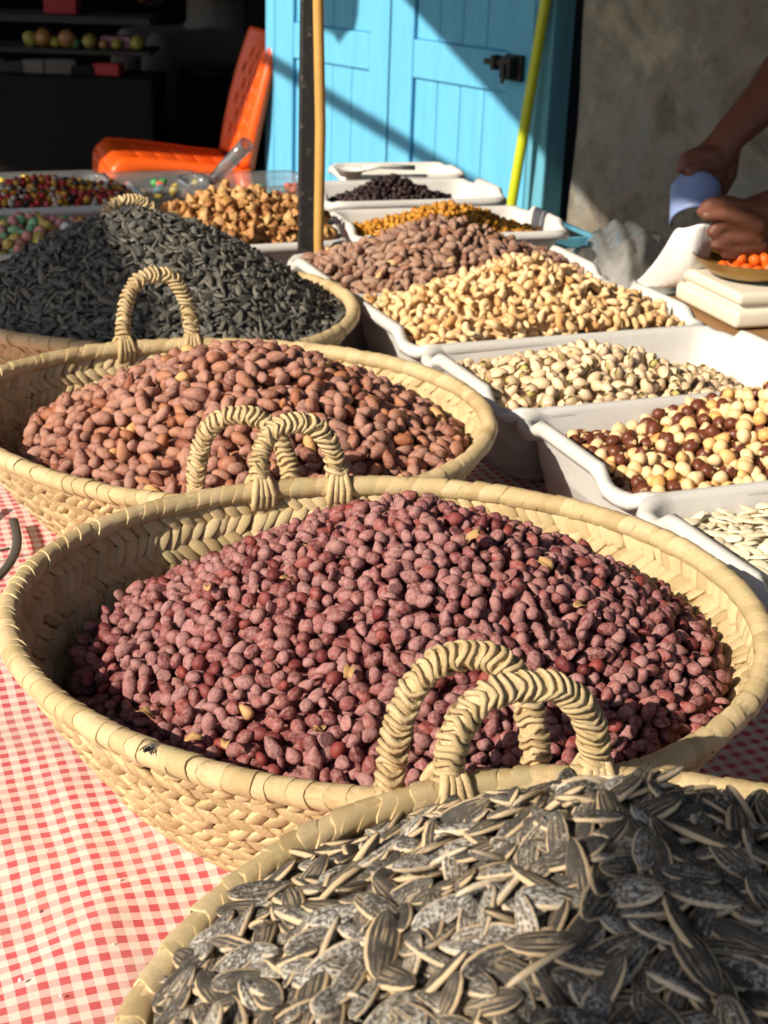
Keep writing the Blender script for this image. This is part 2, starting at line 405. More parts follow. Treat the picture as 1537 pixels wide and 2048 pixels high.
# rough concrete wall to the right of the door
nu, nv = 90, 60
Vw = []
for i in range(nu):
    for j in range(nv):
        t = tR - .062 - (i / (nu - 1)) * 4.2; z = GZ + 2.9 * j / (nv - 1)
        d = -.012 + .010 * math.sin(7 * t + 1.3 * math.sin(5 * z)) * math.sin(4 * z + 1) + .006 * math.sin(17 * t + 9 * z)
        if i == 0: d = .22
        Vw.append(FP(t, d, z))
fp_child(obj_np('wall', Vw, grid_tris(nu, nv), MAT['wall']))
fp_child(fpart('gap_shade_strip', 'dark_room', None, (tR - .075, tR - .026, .10, .12, GZ, 1.7)))  # black strip stands for the shade inside the open gap
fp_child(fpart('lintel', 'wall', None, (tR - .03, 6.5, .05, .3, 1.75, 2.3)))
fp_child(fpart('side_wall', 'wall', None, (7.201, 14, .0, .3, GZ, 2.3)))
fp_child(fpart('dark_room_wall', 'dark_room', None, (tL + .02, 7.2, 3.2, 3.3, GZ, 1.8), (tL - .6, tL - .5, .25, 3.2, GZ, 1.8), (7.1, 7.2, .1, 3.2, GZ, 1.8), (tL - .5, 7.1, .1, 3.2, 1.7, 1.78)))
fp_child(fpart('shop_floor', 'dark_room', None, (tL + .03, 7.1, -.02, 3.2, GZ + .004, GZ + .06)))  # black keeps the floor looking shaded where sun reaches it
# the blue double door: stiles, rails, boards
def leaf(t0, t1, name_handle=False):
    """one leaf between t0 (right) and t1 (left)"""
    dr = fp_child(fpart('door', 'door', None, (t0 + .003, t1 - .003, .022, .05, GZ + .02, 1.62)))
    w = t1 - t0; st = .16 * w
    _, zp = bpF(930, 172); _, zq = bpF(930, 92)
    rows = [(GZ + .22, zp), (zq, 1.45)]
    def kid(o): o.parent = dr; return o
    for (a, b) in ((t0 + .004, t0 + st), (t1 - st * 1.1, t1 - .004)):
        kid(fpart('stile', 'door', None, (a, b, -.004, .021, GZ + .02, 1.62), bev=.004))
    for (a, b) in ((GZ + .02, rows[0][0]), (rows[0][1], rows[1][0]), (rows[1][1], 1.62)):
        kid(fpart('rail', 'door', None, (t0 + st + .001, t1 - st * 1.1 - .001, -.002, .021, a, b), bev=.004))
    nb = 4
    for (a, b) in rows:
        for k in range(nb):
            ta = t0 + st + .002 + (w - 2.1 * st - .004) * k / nb; tb = ta + (w - 2.1 * st - .004) / nb
            kid(fpart('board', 'door', None, (ta + .0012, tb - .0012, .009, .021, a + .001, b - .001), bev=.003))
    return dr, kid
d1, k1 = leaf(tR + .07, tM)
d2, k2 = leaf(tM, tL)
tl, zl = bpF(1035, 135)
k1(fpart('latch', 'iron', None, (tl - .035, tl + .03, -.022, -.005, zl - .035, zl + .035), (tl - .022, tl + .018, -.052, -.0225, zl - .028, zl + .03), (tl + .031, tl + .11, -.026, -.012, zl + .0, zl + .016), (tl + .06, tl + .075, -.034, -.005, zl - .012, zl + .028), (tl - .008, tl + .004, -.060, -.0525, zl - .04, zl + .012), bev=.003))
fp_child(fpart('door_frame', 'frame_blue', None, (tR - .025, tR + .028, -.03, .05, GZ, 1.7), (tR + .036, tR + .064, -.012, .05, GZ, 1.7), (tR - .025, tL, -.015, .05, 1.64, 1.72), bev=.006))
fp_child(fpart('door_post', 'door', None, (tL + .002, tL + .05, .0, .12, GZ, 1.7)))

# ================================================================== awnings and added canvas sheets that shade the stall (above the frame)
def lift(P, z): return np.asarray(P) + SUN * (z - P[2]) / SUN[2]
def sheet(name, pts, label):
    bm = bmesh.new(); vs_ = [bm.verts.new(p) for p in pts]; f = bm.faces.new(vs_)
    bmesh.ops.triangulate(bm, faces=[f])
    o = obj_bm(name, bm, MAT['canvas']); m = o.modifiers.new('thick', 'SOLIDIFY'); m.thickness = .004
    return tag(o, label, 'awning')
def fpt(t, z): return FP(t, 0, z)
ta, za = bpF(812, 0); tb, zb = bpF(1265, 497)
sl = (za - zb) / (ta - tb)
top = (tb + (1.6 - zb) / sl, 1.6); bot = (tb + (-.54 - zb) / sl, -.54)
poly = [fpt(*top), fpt(*bot), fpt(bot[0] - 3.2, -.54), fpt(bot[0] - 3.2, 1.6)]
sheet('shade_canvas', [lift(p, 1.62) for p in poly], 'canvas awning over the seller and the plaster wall')
# shade over the open shop, leaving the chair in the sun
def chF(x, y, Y=5.25):                  # where the sun ray through that chair point meets the facade
    P = bpY(x, y, Y); k = ((F0 - P[:2]) @ FN) / (-SUN[:2] @ FN); Q = P - SUN * k; return (Q[:2] - F0) @ FD, Q[2]
e1 = chF(545, 20); e2 = chF(455, 100)
s2 = (e2[1] - e1[1]) / (e2[0] - e1[0])
poly = [fpt(max(e1[0], tL + .02), e1[1] + s2 * (max(e1[0], tL + .02) - e1[0])), fpt(e2[0], e2[1]), fpt(e2[0] + .5, e2[1] + s2 * .5), fpt(e2[0] + .8, -.62), fpt(9, -.62), fpt(9, 2.3), fpt(tL + .02, 2.3)]
sheet('shade_canvas', [lift(p, 2.35) for p in poly], 'wide canvas awning over the open shop room')
pts = [(640, -60), (640, 62), (655, 60), (668, 68), (680, 86), (694, 66), (706, 55), (713, 20), (716, -60)]  # outline of the blob shadow on the door, for an added sheet
sheet('shade_canvas', [lift(fpt(*bpF(*p)), 1.5) for p in pts], 'small ragged canvas sheet added for the shadow on the door')
# added unseen sheet for the shade on the left half of the black seeds and the candy trays
pl = [(345, 372, .12), (300, 425, .14), (228, 462, .2), (222, 560, .18), (205, 660, .14), (105, 706, .13), (0, 738, .13), (-260, 760, .12), (-600, 600, .1), (-600, 362, .08), (120, 362, .08), (200, 345, .08)]
sheet('shade_canvas', [lift(bp(*p), 1.45) for p in pl], 'ragged canvas sheet added off view to shade the black seeds')
pl = [(1500, 1620, .19), (1340, 1690, .22), (1235, 1760, .235), (1150, 1850, .235), (1090, 1940, .23), (1030, 2080, .22), (960, 2500, .2), (2600, 2500, .2), (2300, 1760, .19), (1800, 1640, .18)]  # outline of the shade wanted on the striped seeds; the sheet is added
sheet('shade_canvas', [lift(bp(*p), 1.45) for p in pl], 'small canvas sheet added off view to shade the striped seeds')
# the beam whose shadow crosses the door
b0 = lift(fpt(*bpF(500, 97)), 1.5); b1 = lift(fpt(*bpF(985, 395)), 1.5)
v_, t_ = tube_np([b0, b0 * .5 + b1 * .5, b1], .022, 10)
tag(obj_np('awning_beam', v_, t_, MAT['pole_wood']), 'round wooden awning beam above the lane', 'beam')

# ================================================================== table and cloth
tb_ = empty('market_table', T(.5, 1.3, GZ), TH)
tag(tb_, 'long low wooden market table under the checked cloth', 'table')
def tpart(name, mat, *boxes):
    bm = bmesh.new()
    for (v0, v1, u0, u1, z0, z1) in boxes:
        add_box(bm, ((v0 + v1) / 2 - .5, (u0 + u1) / 2 - 1.3, (z0 + z1) / 2 - GZ), (v1 - v0, u1 - u0, z1 - z0), None, .003)
    return obj_bm(name, bm, MAT[mat], tb_)
for k in range(12):
    a = -.36 + k * .16
    tpart('plank', 'wood', (a, a + .1575, .02, 2.83 if a < 1.05 else 2.06, -.035, -.006))
for a, b in ((-.3, .1), (1.4, .1), (-.3, 2.7), (1.1, 2.7), (1.4, 1.95)):
    tpart('leg', 'wood', (a, a + .06, b, b + .06, GZ, -.036))
# cloth with soft folds
nu, nv = 210, 300
vv = np.linspace(-.40, .93, nu); uu = np.linspace(0.0, 2.72, nv)
A, B = np.meshgrid(vv, uu, indexing='ij')
Z = .0015 * np.sin(9 * A + 2 * np.sin(5 * B)) + .0012 * np.sin(23 * B + 6 * A) + .0005 * np.sin(40 * A - 31 * B)
def ridge(px, py, qx, qy, w, h):
    P = np.array([px, py]); Q = np.array([qx, qy]); d = (Q - P); L = np.linalg.norm(d); d = d / L
    X = (A - P[0]) * d[0] + (B - P[1]) * d[1]; Yd = -(A - P[0]) * d[1] + (B - P[1]) * d[0]
    return h * np.exp(-(Yd / w) ** 2) * (1 / (1 + np.exp(-(X) / .03))) * (1 / (1 + np.exp((X - L) / .03)))
def tl_(x, y):
    P = bp(x, y, 0)[:2]; return P @ TV, P @ TU
for (a, b, w, h) in (((300, 1640), (640, 1770), .022, .007), ((250, 1700), (120, 2040), .04, .004), ((20, 1660), (180, 1880), .02, .003), ((90, 1950), (330, 1760), .018, .004), ((140, 1600), (190, 1760), .014, .004)):
    Z = Z + ridge(*tl_(*a), *tl_(*b), w, h)
Z = np.maximum(Z, -.0035) + .0005
P = np.stack([A * TV[0] + B * TU[0], A * TV[1] + B * TU[1], Z], -1).reshape(-1, 3)
lcv = np.stack([A, B, Z], -1).reshape(-1, 3)
tag(obj_np('tablecloth', P, grid_tris(nu, nv), MAT['gingham'], None, True, lcv), 'red and white gingham cloth spread under the baskets', 'tablecloth')

# ================================================================== plastic trays
def rrect(L, W, rad, nside=14, ncor=6):
    pts = []
    hx, hy = L / 2 - rad, W / 2 - rad
    cs = [(hx, hy, 0), (-hx, hy, 90), (-hx, -hy, 180), (hx, -hy, 270)]
    for i, (cx, cy, a0) in enumerate(cs):
        for k in range(ncor):
            a = R(a0 + 90 * k / (ncor - 1)); pts.append((cx + rad * math.cos(a), cy + rad * math.sin(a)))
        nx = cs[(i + 1) % 4]; a1 = R(a0 + 90)
        p0 = np.array([cx + rad * math.cos(a1), cy + rad * math.sin(a1)]); p1 = np.array([nx[0] + rad * math.cos(a1), nx[1] + rad * math.sin(a1)])
        for k in range(1, nside): pts.append(tuple(p0 + (p1 - p0) * k / nside))
    return np.array(pts)
def tray(name, cv, cu, rot, L, W, H, label, group, mat='tray', tab=.009, z0=.0035, nm=None):
    o2 = [(0.034, 0.0, 0), (.026, .002, 0), (.012, H - .022, .6), (.008, H - .014, 1), (-.003, H - .013, 1), (-.0055, H - .008, 1), (-.004, H - .001, 1), (.001, H + .001, 1), (.006, H, 1), (.0095, H - .006, 1), (.016, H * .5, .5), (.030, .010, 0), (.040, .006, 0)]
    V = []
    for (ins, z, k) in o2:
        P2 = rrect(L - 2 * ins, W - 2 * ins, max(.012, .035 - ins * .3))
        for (x, y) in P2:
            dz = 0
            if abs(x) > L / 2 - ins - .012:
                q = abs(y) / (W / 2); s = min(1, max(0, (.62 - q) / .13)); dz = tab * (s * s * (3 - 2 * s)) - .004 * (1 - s)
            V.append((x, y, z + dz * k))
    n = len(rrect(L, W, .03)); m = len(o2)
    Tr = []
    for j in range(m - 1):
        for i in range(n):
            a = j * n + i; b = j * n + (i + 1) % n
            Tr += [(a, b, b + n), (a, b + n, a + n)]
    V.append((0, 0, 0)); V.append((0, 0, .006)); c0, c1 = len(V) - 2, len(V) - 1
    for i in range(n): Tr.append((c0, (i + 1) % n, i)); Tr.append((c1, (m - 1) * n + i, (m - 1) * n + (i + 1) % n))
    o = obj_np(name, V, Tr, MAT[mat]); p = T(cv, cu, z0); o.location = p; o.rotation_euler = (0, 0, TH + rot)
    return tag(o, label, 'tray', group)
TG = 'white plastic trays on the table'
LN, WD, HT = .40, .25, .09
v0 = .645 + LN / 2
TR = {}
def add_tray(key, cv, cu, rot, L, W, H, label):
    TR[key] = (cv, cu, rot, L, W, H); return tray('plastic_tray', cv, cu, rot, L, W, H, label, TG)
add_tray('pumpkin', v0 + .003, 1.547 - .483 - .13, R(.5), LN, WD, HT, 'white plastic tray of pale pumpkin seeds at the edge of the picture')
add_tray('hazel', v0 + .004, 1.547 - .247 - .122, R(-.6), LN, WD, HT, 'white plastic tray holding the hazelnuts')
add_tray('pistachio', v0 + .000, 1.547 - .122, 0, LN, WD, HT, 'white plastic tray holding the pistachios')
add_tray('cashew', v0 - .004, 1.547 + .124, R(.8), LN, WD, HT, 'white plastic tray heaped with cashews')
add_tray('almond', v0 - .008, 1.547 + .368, R(-.5), LN, WD, HT, 'white plastic tray of almonds behind the cashews')
def loc(x, y, z=.09):
    P = bp(x, y, z)[:2]; return P @ TV, P @ TU
wv, wu = loc(690, 480)
add_tray('walnut', wv - .19, wu + .125, R(1), .40, .25, .085, 'white plastic tray of walnut kernels behind the black pole')
gv, gu = loc(1138, 456)
add_tray('gold', gv - .17, gu + .105, R(-4), .355, .215, .085, 'white plastic tray of golden raisins')
dv, du = loc(795, 388)
add_tray('dark', dv + .03, du + .045, R(-3), .33, .20, .085, 'white plastic tray of dark raisins by the blue door')
jv, ju = loc(60, 420, .05)
add_tray('jelly', jv + .02, ju + .06, R(0), .36, .23, .06, 'white plastic tray of red and yellow jelly beans')
pv, pu = loc(90, 520, .05)
add_tray('pastel', pv - .02, pu + .10, R(0), .36, .23, .06, 'white plastic tray of pastel candies behind the black seeds')

# ================================================================== loose goods: shapes
def lump(V, amp, k, seed, oct=2):
    r = np.random.default_rng(seed); d = np.zeros(len(V))
    for o in range(oct):
        for _ in range(4):
            w = r.normal(size=3); w /= np.linalg.norm(w); d += amp / (o + 1) / 4 * np.sin(V @ w * k * (1.9 ** o) + r.uniform(0, 6.28)) * 2
    return V * (1 + d)[:, None]
def egg(a, b, c, seed, taper=.18, tip=.0, amp=.05, bend=0.0):
    def make(sub):
        V, Tr = ICO[sub]; x = V[:, 0]
        W = lump(V, amp, 3.0, seed)
        k = 1 - taper * x
        W = np.stack([W[:, 0] * a, W[:, 1] * b * k, W[:, 2] * c * k], 1)
        if tip: W[:, 0] += np.where(x > .8, (x - .8) * 5 * tip * a, 0)
        W[:, 2] += bend * (x ** 2) * a
        return W, Tr, V.copy()
    return make
def disc(a, b, c, seed, pts=.45, flat=3.0):
    """flat seed: outline pointed at +x, rim lc.y = +-1"""
    def make(sub):
        n, m = (9, 10) if sub >= 2 else (6, 8)
        r = np.random.default_rng(seed); V, L = [], []
        asym = r.uniform(-.08, .08); bow = r.uniform(-.10, .10)
        for i in range(n):
            s = -1 + 2 * i / (n - 1); s_ = math.sin(s * math.pi / 2)
            w = (max(1e-4, 1 - abs(s_) ** 2.3)) ** .55 * (1 - pts * .5 * (s_ + .4) if s_ > -.4 else 1)
            w = max(w, .02)
            for k in range(m):
                t = 2 * math.pi * k / m; cy, cz = math.cos(t), math.sin(t)
                yy = math.copysign(abs(cy) ** .8, cy); zz = math.copysign(abs(cz) ** 1.25, cz)
                V.append((s_ * a, w * b * yy + asym * b * s_, w ** .6 * c * zz + bow * a * s_ * s_)); L.append((s_, yy, zz))
        Tr = []
        for i in range(n - 1):
            for k in range(m):
                p = i * m + k; q = i * m + (k + 1) % m
                Tr += [(p, p + m, q + m), (p, q + m, q)]
        return np.array(V), np.array(Tr, np.int32), np.array(L)
    return make
def bean(rad, rt, arc, seed):
    def make(sub):
        n, m = (10, 9) if sub >= 2 else (6, 6)
        r = np.random.default_rng(seed); V, L = [], []; k2 = r.uniform(.8, 1.15); tw = r.uniform(-.15, .15)
        for i in range(n):
            s = i / (n - 1); a = R(arc) * (s - .5)
            w = rt * (math.sin(math.pi * (.06 + .88 * s)) ** .45) * (1 + .28 * math.cos(math.pi * s) * k2)
            if i in (0, n - 1): w *= .35
            c = np.array([rad * math.sin(a), rad * math.cos(a) - rad * .6, tw * rad * (s - .5)]); nr = np.array([math.sin(a), math.cos(a), 0])
            for k in range(m):
                t = 2 * math.pi * k / m; V.append(c + nr * w * math.cos(t) + np.array([0, 0, w * .92 * math.sin(t)])); L.append((s, math.cos(t), math.sin(t)))
        Tr = []
        for i in range(n - 1):
            for k in range(m):
                p = i * m + k; q = i * m + (k + 1) % m; Tr += [(p, p + m, q + m), (p, q + m, q)]
        V.append(np.mean(V[:m], 0)); V.append(np.mean(V[(n - 1) * m:n * m], 0)); L += [(0, 0, 0), (1, 0, 0)]
        c0, c1 = len(V) - 2, len(V) - 1
        for k in range(m): Tr += [(c0, k, (k + 1) % m), (c1, (n - 1) * m + (k + 1) % m, (n - 1) * m + k)]
        return np.array(V), np.array(Tr, np.int32), np.array(L)
    return make
def pist(a, b, c, seed, gap):
    def make(sub):
        V, Tr = ICO[sub]; W = lump(V, .04, 3, seed); parts, lcs = [], []
        k = 1 - .12 * V[:, 0]
        W = np.stack([W[:, 0] * a, W[:, 1] * b * k, W[:, 2] * c * k], 1)
        cy = V[Tr].mean(1)[:, 1]
        for sgn in (1, -1):
            tr = Tr[cy * sgn > 0]; us, inv = np.unique(tr, return_inverse=True); w = W[us].copy()
            an = R(gap) * sgn; x = w[:, 0] + a; y = w[:, 1] + sgn * .0002
            w[:, 0] = x * math.cos(an) - y * math.sin(an) - a; w[:, 1] = x * math.sin(an) + y * math.cos(an)
            parts.append((w, inv.reshape(tr.shape))); lcs.append(np.zeros((len(w), 3)))
        v2, t2 = ICO[1]; parts.append((v2 * np.array([a * .9, b * .82, c * .82]), t2)); lcs.append(np.tile([0, 0, 1.0], (len(v2), 1)))
        VV, TT = join_np(parts); return VV, TT, np.concatenate(lcs)
    return make
def chunk(a, seed):
    def make(sub):
        V, Tr = ICO[max(2, sub) if sub > 1 else 1]; r = np.random.default_rng(seed)
        W = lump(V, .42, 5.6, seed, 3) * np.array([a, a * r.uniform(.6, .9), a * r.uniform(.5, .75)]); return W, Tr, V.copy()
    return make

# kind: shapes, contact diameter, scale spread, flat?, tilt, material
KINDS = {}
def toned(make, tone):
    def f(sub):
        V, Tr, L = make(sub); L = np.array(L, float).copy(); L[:, 2] = tone; return V, Tr, L
    return f
def kind(key, shapes, D, flat, tilt, mat, name, label, group, hname, hlabel, cat, spread=.12, n_ind=300):
    KINDS[key] = dict(shapes=shapes, D=D, flat=flat, tilt=tilt, mat=mat, name=name, label=label, group=group, hname=hname, hlabel=hlabel, cat=cat, spread=spread, n_ind=n_ind, pcs=[])
def half(a, b, c, seed):
    full = egg(a, b, c, seed, .1, .1, .08)
    def make(sub):
        V, Tr, L = full(sub); V = V.copy(); V[:, 2] = np.where(V[:, 2] < 0, V[:, 2] * .12, V[:, 2] * .8); return V, Tr, L
    return make
kind('red', [egg(.0057 + .0004 * (s % 3), .0043 + .0002 * (s % 2), .0041, s, .10 + .05 * (s % 3), .16 + .06 * (s % 2), .09 + .02 * (s % 3), .06 * (s % 2)) for s in range(8)] + [egg(.0048, .0043, .0041, 31, .05, .1, .12), egg(.0067, .0040, .0038, 8, .15, .1, .13, .12), half(.0058, .0045, .0043, 14)], .0079, False, 34, 'red_peanut', 'red_peanut', 'dusty red-skinned peanut in the heap of the large middle basket', 'red peanuts in the large middle basket', 'red_peanut_heap', 'rest of the dusty red peanuts heaped in the middle basket', 'peanut', .13)
kind('brown', [egg(.0096, .0057, .0054, s + 10, .18, .18, .11, .06) for s in range(5)] + [egg(.0080, .0058, .0056, 77, .1, .1, .1)], .0106, False, 30, 'brown_peanut', 'brown_peanut', 'pinkish brown roasted peanut heaped in the second basket back', 'brown peanuts in the second basket', 'brown_peanut_heap', 'rest of the pinkish brown peanuts in the second basket', 'peanut', .12)
kind('striped', [disc(.0124 + .0008 * (s % 3), .0055 + .0004 * (s % 2), .0020, s, .22 + .12 * (s % 2)) for s in range(6)], .0091, True, 24, 'seed', 'striped_sunflower_seed', 'large salted sunflower seed with tan striped edge in the nearest basket', 'striped sunflower seeds in the nearest basket', 'striped_seed_heap', 'rest of the salted striped sunflower seeds in the nearest basket', 'seed', .14)
kind('black', [disc(.0100, .0042, .0019, s + 20, .45) for s in range(4)], .0070, True, 32, 'black_seed', 'black_sunflower_seed', 'small black sunflower seed on the tall heap in the far basket', 'black sunflower seeds in the far basket', 'black_seed_heap', 'rest of the black sunflower seeds piled in the far basket', 'seed', .12)
kind('almond', [egg(.0108, .0062, .0046, s + 30, .3, .15, .05) for s in range(5)], .0112, False, 30, 'almond', 'almond', 'dusty brown almond heaped in the tray behind the cashews', 'almonds in the tray', 'almond_heap', 'rest of the dusty brown almonds heaped in their tray', 'almond', .1)
kind('cashew', [bean(.0074, .0047, a, s + 40) for s, a in enumerate((200, 170, 215, 185, 150))], .0122, False, 45, 'cashew', 'cashew', 'curved golden cashew heaped in the middle tray', 'cashews in the tray', 'cashew_heap', 'rest of the golden cashews heaped in their tray', 'cashew', .1)
kind('pistachio', [pist(.0094, .0066, .0062, s + 50, gp) for s, gp in enumerate((3, 7, 1.5, 9, 1))], .0122, False, 40, 'pistachio', 'pistachio', 'pale pistachio in its half open shell between cashews and hazelnuts', 'pistachios in the tray', 'pistachio_heap', 'rest of the pale pistachios lying in their tray', 'pistachio', .1)
kind('hazel', [toned(egg(.0072, .0071, .0067, s + 60, .12, .24, .09), t) for s, t in enumerate((0, 1, 0, 1, 0, 1, 0))], .0122, False, 60, 'hazel', 'hazelnut', ['peeled cream hazelnut among the brown ones in their tray', 'hazelnut still in dark brown skin among the cream ones'], 'hazelnuts in the tray', 'hazelnut_heap', 'rest of the mixed cream and brown hazelnuts in their tray', 'hazelnut', .1)
kind('pumpkin', [disc(.0096, .0058, .0017, s + 70, .35) for s in range(5)], .0096, True, 16, 'pumpkin', 'pumpkin_seed', 'flat white pumpkin seed in the tray nearest the picture edge', 'pumpkin seeds in the tray', 'pumpkin_seed_heap', 'rest of the flat white pumpkin seeds in their tray', 'seed', .1)
kind('walnut', [chunk(.0105, s + 80) for s in range(6)], .0138, False, 70, 'walnut', 'walnut_kernel', 'crinkled golden walnut kernel in the tray behind the pole', 'walnut kernels in the tray', 'walnut_heap', 'rest of the golden walnut kernels in their tray', 'walnut', .25)
kind('gold', [chunk(.0058, s + 90) for s in range(4)], .0080, False, 70, 'gold_raisin', 'golden_raisin', 'amber golden raisin in the tray beside the walnuts', 'golden raisins in the tray', 'golden_raisin_heap', 'rest of the amber golden raisins in their tray', 'raisin', .2)
kind('dark', [chunk(.0060, s + 95) for s in range(4)], .0082, False, 70, 'dark_raisin', 'dark_raisin', 'dark purple raisin in the tray below the blue door', 'dark raisins in the tray', 'dark_raisin_heap', 'rest of the dark purple raisins in their tray', 'raisin', .2)
kind('jelly', [toned(egg(.0078, .0056, .0056, t + 100, .0, 0, .03), t) for t in (0, 1, 2, 3, 0, 1)], .0100, False, 60, 'jelly', 'jelly_bean', ['glossy red jelly bean in the shaded tray', 'yellow jelly bean in the shaded tray', 'black jelly bean in the shaded tray', 'white jelly bean in the shaded tray'], 'jelly beans in the tray', 'jelly_bean_heap', 'rest of the mixed jelly beans in their tray', 'candy', .1)
kind('pastel', [toned(egg(.0105, .0080, .0078, t + 110, .05, 0, .05), t) for t in (0, 1, 2, 0, 1)], .0142, False, 60, 'pastel', 'pastel_candy', ['pastel yellow candy behind the black sunflower seeds', 'pastel pink candy behind the black sunflower seeds', 'pastel green candy behind the black sunflower seeds'], 'pastel candies in the tray', 'pastel_candy_heap', 'rest of the pastel candies in their tray', 'candy', .1)

def rot_to(nrm, yaw):
    n = nrm / np.linalg.norm(nrm); x = np.array([math.cos(yaw), math.sin(yaw), 0]); x = x - n * (x @ n); x /= np.linalg.norm(x)
    return np.stack([x, np.cross(n, x), n], 1)
def rx(a): return np.array([[1, 0, 0], [0, math.cos(a), -math.sin(a)], [0, math.sin(a), math.cos(a)]])
def ry(a): return np.array([[math.cos(a), 0, math.sin(a)], [0, 1, 0], [-math.sin(a), 0, math.cos(a)]])
CORES = {}
def fill(key, sample, inside, surf, depth=2.3, tries=1.0, area=None, jitter=.25, okz=None):
    """drop pieces one by one onto those already lying until the heap's surface is reached"""
    K = KINDS[key]; D = K['D']; r = np.random.default_rng(abs(hash(key)) % 1000 if False else sum(map(ord, key)))
    cell = {}; out = K['pcs']; g = D
    n = int(tries * 4.2 * area / (D * D))
    zf = .62 if K['flat'] else 1.0
    for _ in range(n):
        x, y = sample(r); best = None
        for c in range(4):
            xx, yy = (x, y) if c == 0 else (x + r.normal() * D * .5, y + r.normal() * D * .5)
            if not inside(xx, yy): continue
            z = surf(xx, yy) - depth * D * zf
            ix, iy = int(xx // g), int(yy // g)
            for a in (-1, 0, 1):
                for b in (-1, 0, 1):
                    for (px, py, pz) in cell.get((ix + a, iy + b), ()):
                        d2 = (px - xx) ** 2 + (py - yy) ** 2
                        if d2 < D * D:
                            z2 = pz + math.sqrt(D * D - d2) * zf
                            if z2 > z: z = z2
            if best is None or z < best[2]: best = (xx, yy, z)
        if best is None: continue
        xx, yy, z = best; s = surf(xx, yy)
        if z > s + jitter * D * r.uniform(-.4, 1): continue
        if okz and not okz(xx, yy, z, D): continue
        cell.setdefault((int(xx // g), int(yy // g)), []).append((xx, yy, z))
        e = D * .6; nx = -(surf(xx + e, yy) - surf(xx - e, yy)) / (2 * e); ny = -(surf(xx, yy + e) - surf(xx, yy - e)) / (2 * e)
        M3 = rot_to(np.array([nx, ny, 1.0]), r.uniform(0, 6.283))
        tl = R(K['tilt'])
        if K['flat']: M3 = M3 @ ry(r.normal() * tl * .7) @ rx(r.normal() * tl)
        else: M3 = M3 @ ry(r.normal() * tl) @ rx(r.uniform(0, 6.283))
        out.append([np.array([xx, yy, z]), M3, 1 + K['spread'] * r.normal() * .8, int(r.integers(len(K['shapes']))), r.random(), s - z])
def core(key, sample_grid, surf, depth, inside):
    CORES.setdefault(key, []).append((sample_grid, surf, depth, inside))

def heap_disc(key, cx, cy, rx_, ry_, surf, depth=2.3, area_k=1.0, tries=1.0):
    def sample(r):
        a = r.uniform(0, 6.283); q = math.sqrt(r.random()); return cx + rx_ * q * math.cos(a), cy + ry_ * q * math.sin(a)
    def inside(x, y): return ((x - cx) / rx_) ** 2 + ((y - cy) / ry_) ** 2 < 1
    fill(key, sample, inside, surf, depth, tries, math.pi * rx_ * ry_)
    N = 40; V = []
    for i in range(N):
        for j in range(13):
            q = j / 12; a = 2 * math.pi * i / N; x, y = cx + rx_ * q * math.cos(a) * .99, cy + ry_ * q * math.sin(a) * .99
            V.append((x, y, surf(x, y) - KINDS[key]['D'] * (1.25 if KINDS[key]['flat'] else 1.7)))
    CORES[key] = (np.array(V), grid_tris(N, 13, True))
def heap_tray(key, surf_l, inset=.0175, depth=2.3, tries=1.0, tkey=None):
    cv, cu, rot, L, W, H = TR[tkey or key]; c = T(cv, cu); an = TH + rot; ca, sa = math.cos(an), math.sin(an)
    hx, hy = L / 2 - inset, W / 2 - inset
    def loc_(x, y): dx, dy = x - c[0], y - c[1]; return dx * ca + dy * sa, -dx * sa + dy * ca
    def surf(x, y): return surf_l(*loc_(x, y))
    def sample(r):
        a, b = r.uniform(-hx, hx), r.uniform(-hy, hy); return c[0] + a * ca - b * sa, c[1] + a * sa + b * ca
    def inside(x, y):
        a, b = loc_(x, y); return abs(a) < hx and abs(b) < hy and surf_l(a, b) > .012
    def okz(x, y, z, D):
        a, b = loc_(x, y); w = .032 - .022 * min(1, max(0, z / H)) + .62 * D; w = w if z < H + .004 else inset
        return abs(a) < L / 2 - w and abs(b) < W / 2 - w and z > .0095 + .4 * D
    fill(key, sample, inside, surf, depth, tries, 4 * hx * hy, okz=okz)
    V = []
    for i in range(25):
        for j in range(17):
            a, b = (hx - .014) * (-1 + i / 12), (hy - .014) * (-1 + j / 8)
            V.append((c[0] + a * ca - b * sa, c[1] + a * sa + b * ca, max(.011, surf_l(a, b) - KINDS[key]['D'] * (1.25 if KINDS[key]['flat'] else 1.7))))
    CORES[key] = (np.array(V), grid_tris(25, 17))

# ================================================================== baskets
BASKET_PCS = []        # (basket, kindname, mesh, Matrix(world), size) - split into parts later
def strip_mesh():
    """one palm leaflet of the plait: thick in the middle, its ends dipping under the neighbours"""
    n, m = 5, 3; V, L = [], []
    for sgn in (1, -1):
        for i in range(n):
            s = -1 + 2 * i / (n - 1); w = (1 - .35 * abs(s) ** 2.5)
            for k in range(m):
                t = -1 + k
                V.append((s * .5, t * .5 * w, sgn * (1 - .85 * s * s) * (1 - .45 * t * t))); L.append((s, t * .5, 0))
    Tr = [tuple(t) for t in grid_tris(n, m)] + [tuple(reversed([x + n * m for x in t])) for t in grid_tris(n, m)]
    N = n * m
    for i in range(n - 1):
        for k in (0, m - 1):
            a, b = i * m + k, (i + 1) * m + k
            Tr += [(a, b, b + N), (a, b + N, a + N)] if k else [(b, a, a + N), (b, a + N, b + N)]
    return np.array(V, float), np.array(Tr, np.int32), np.array(L, float)
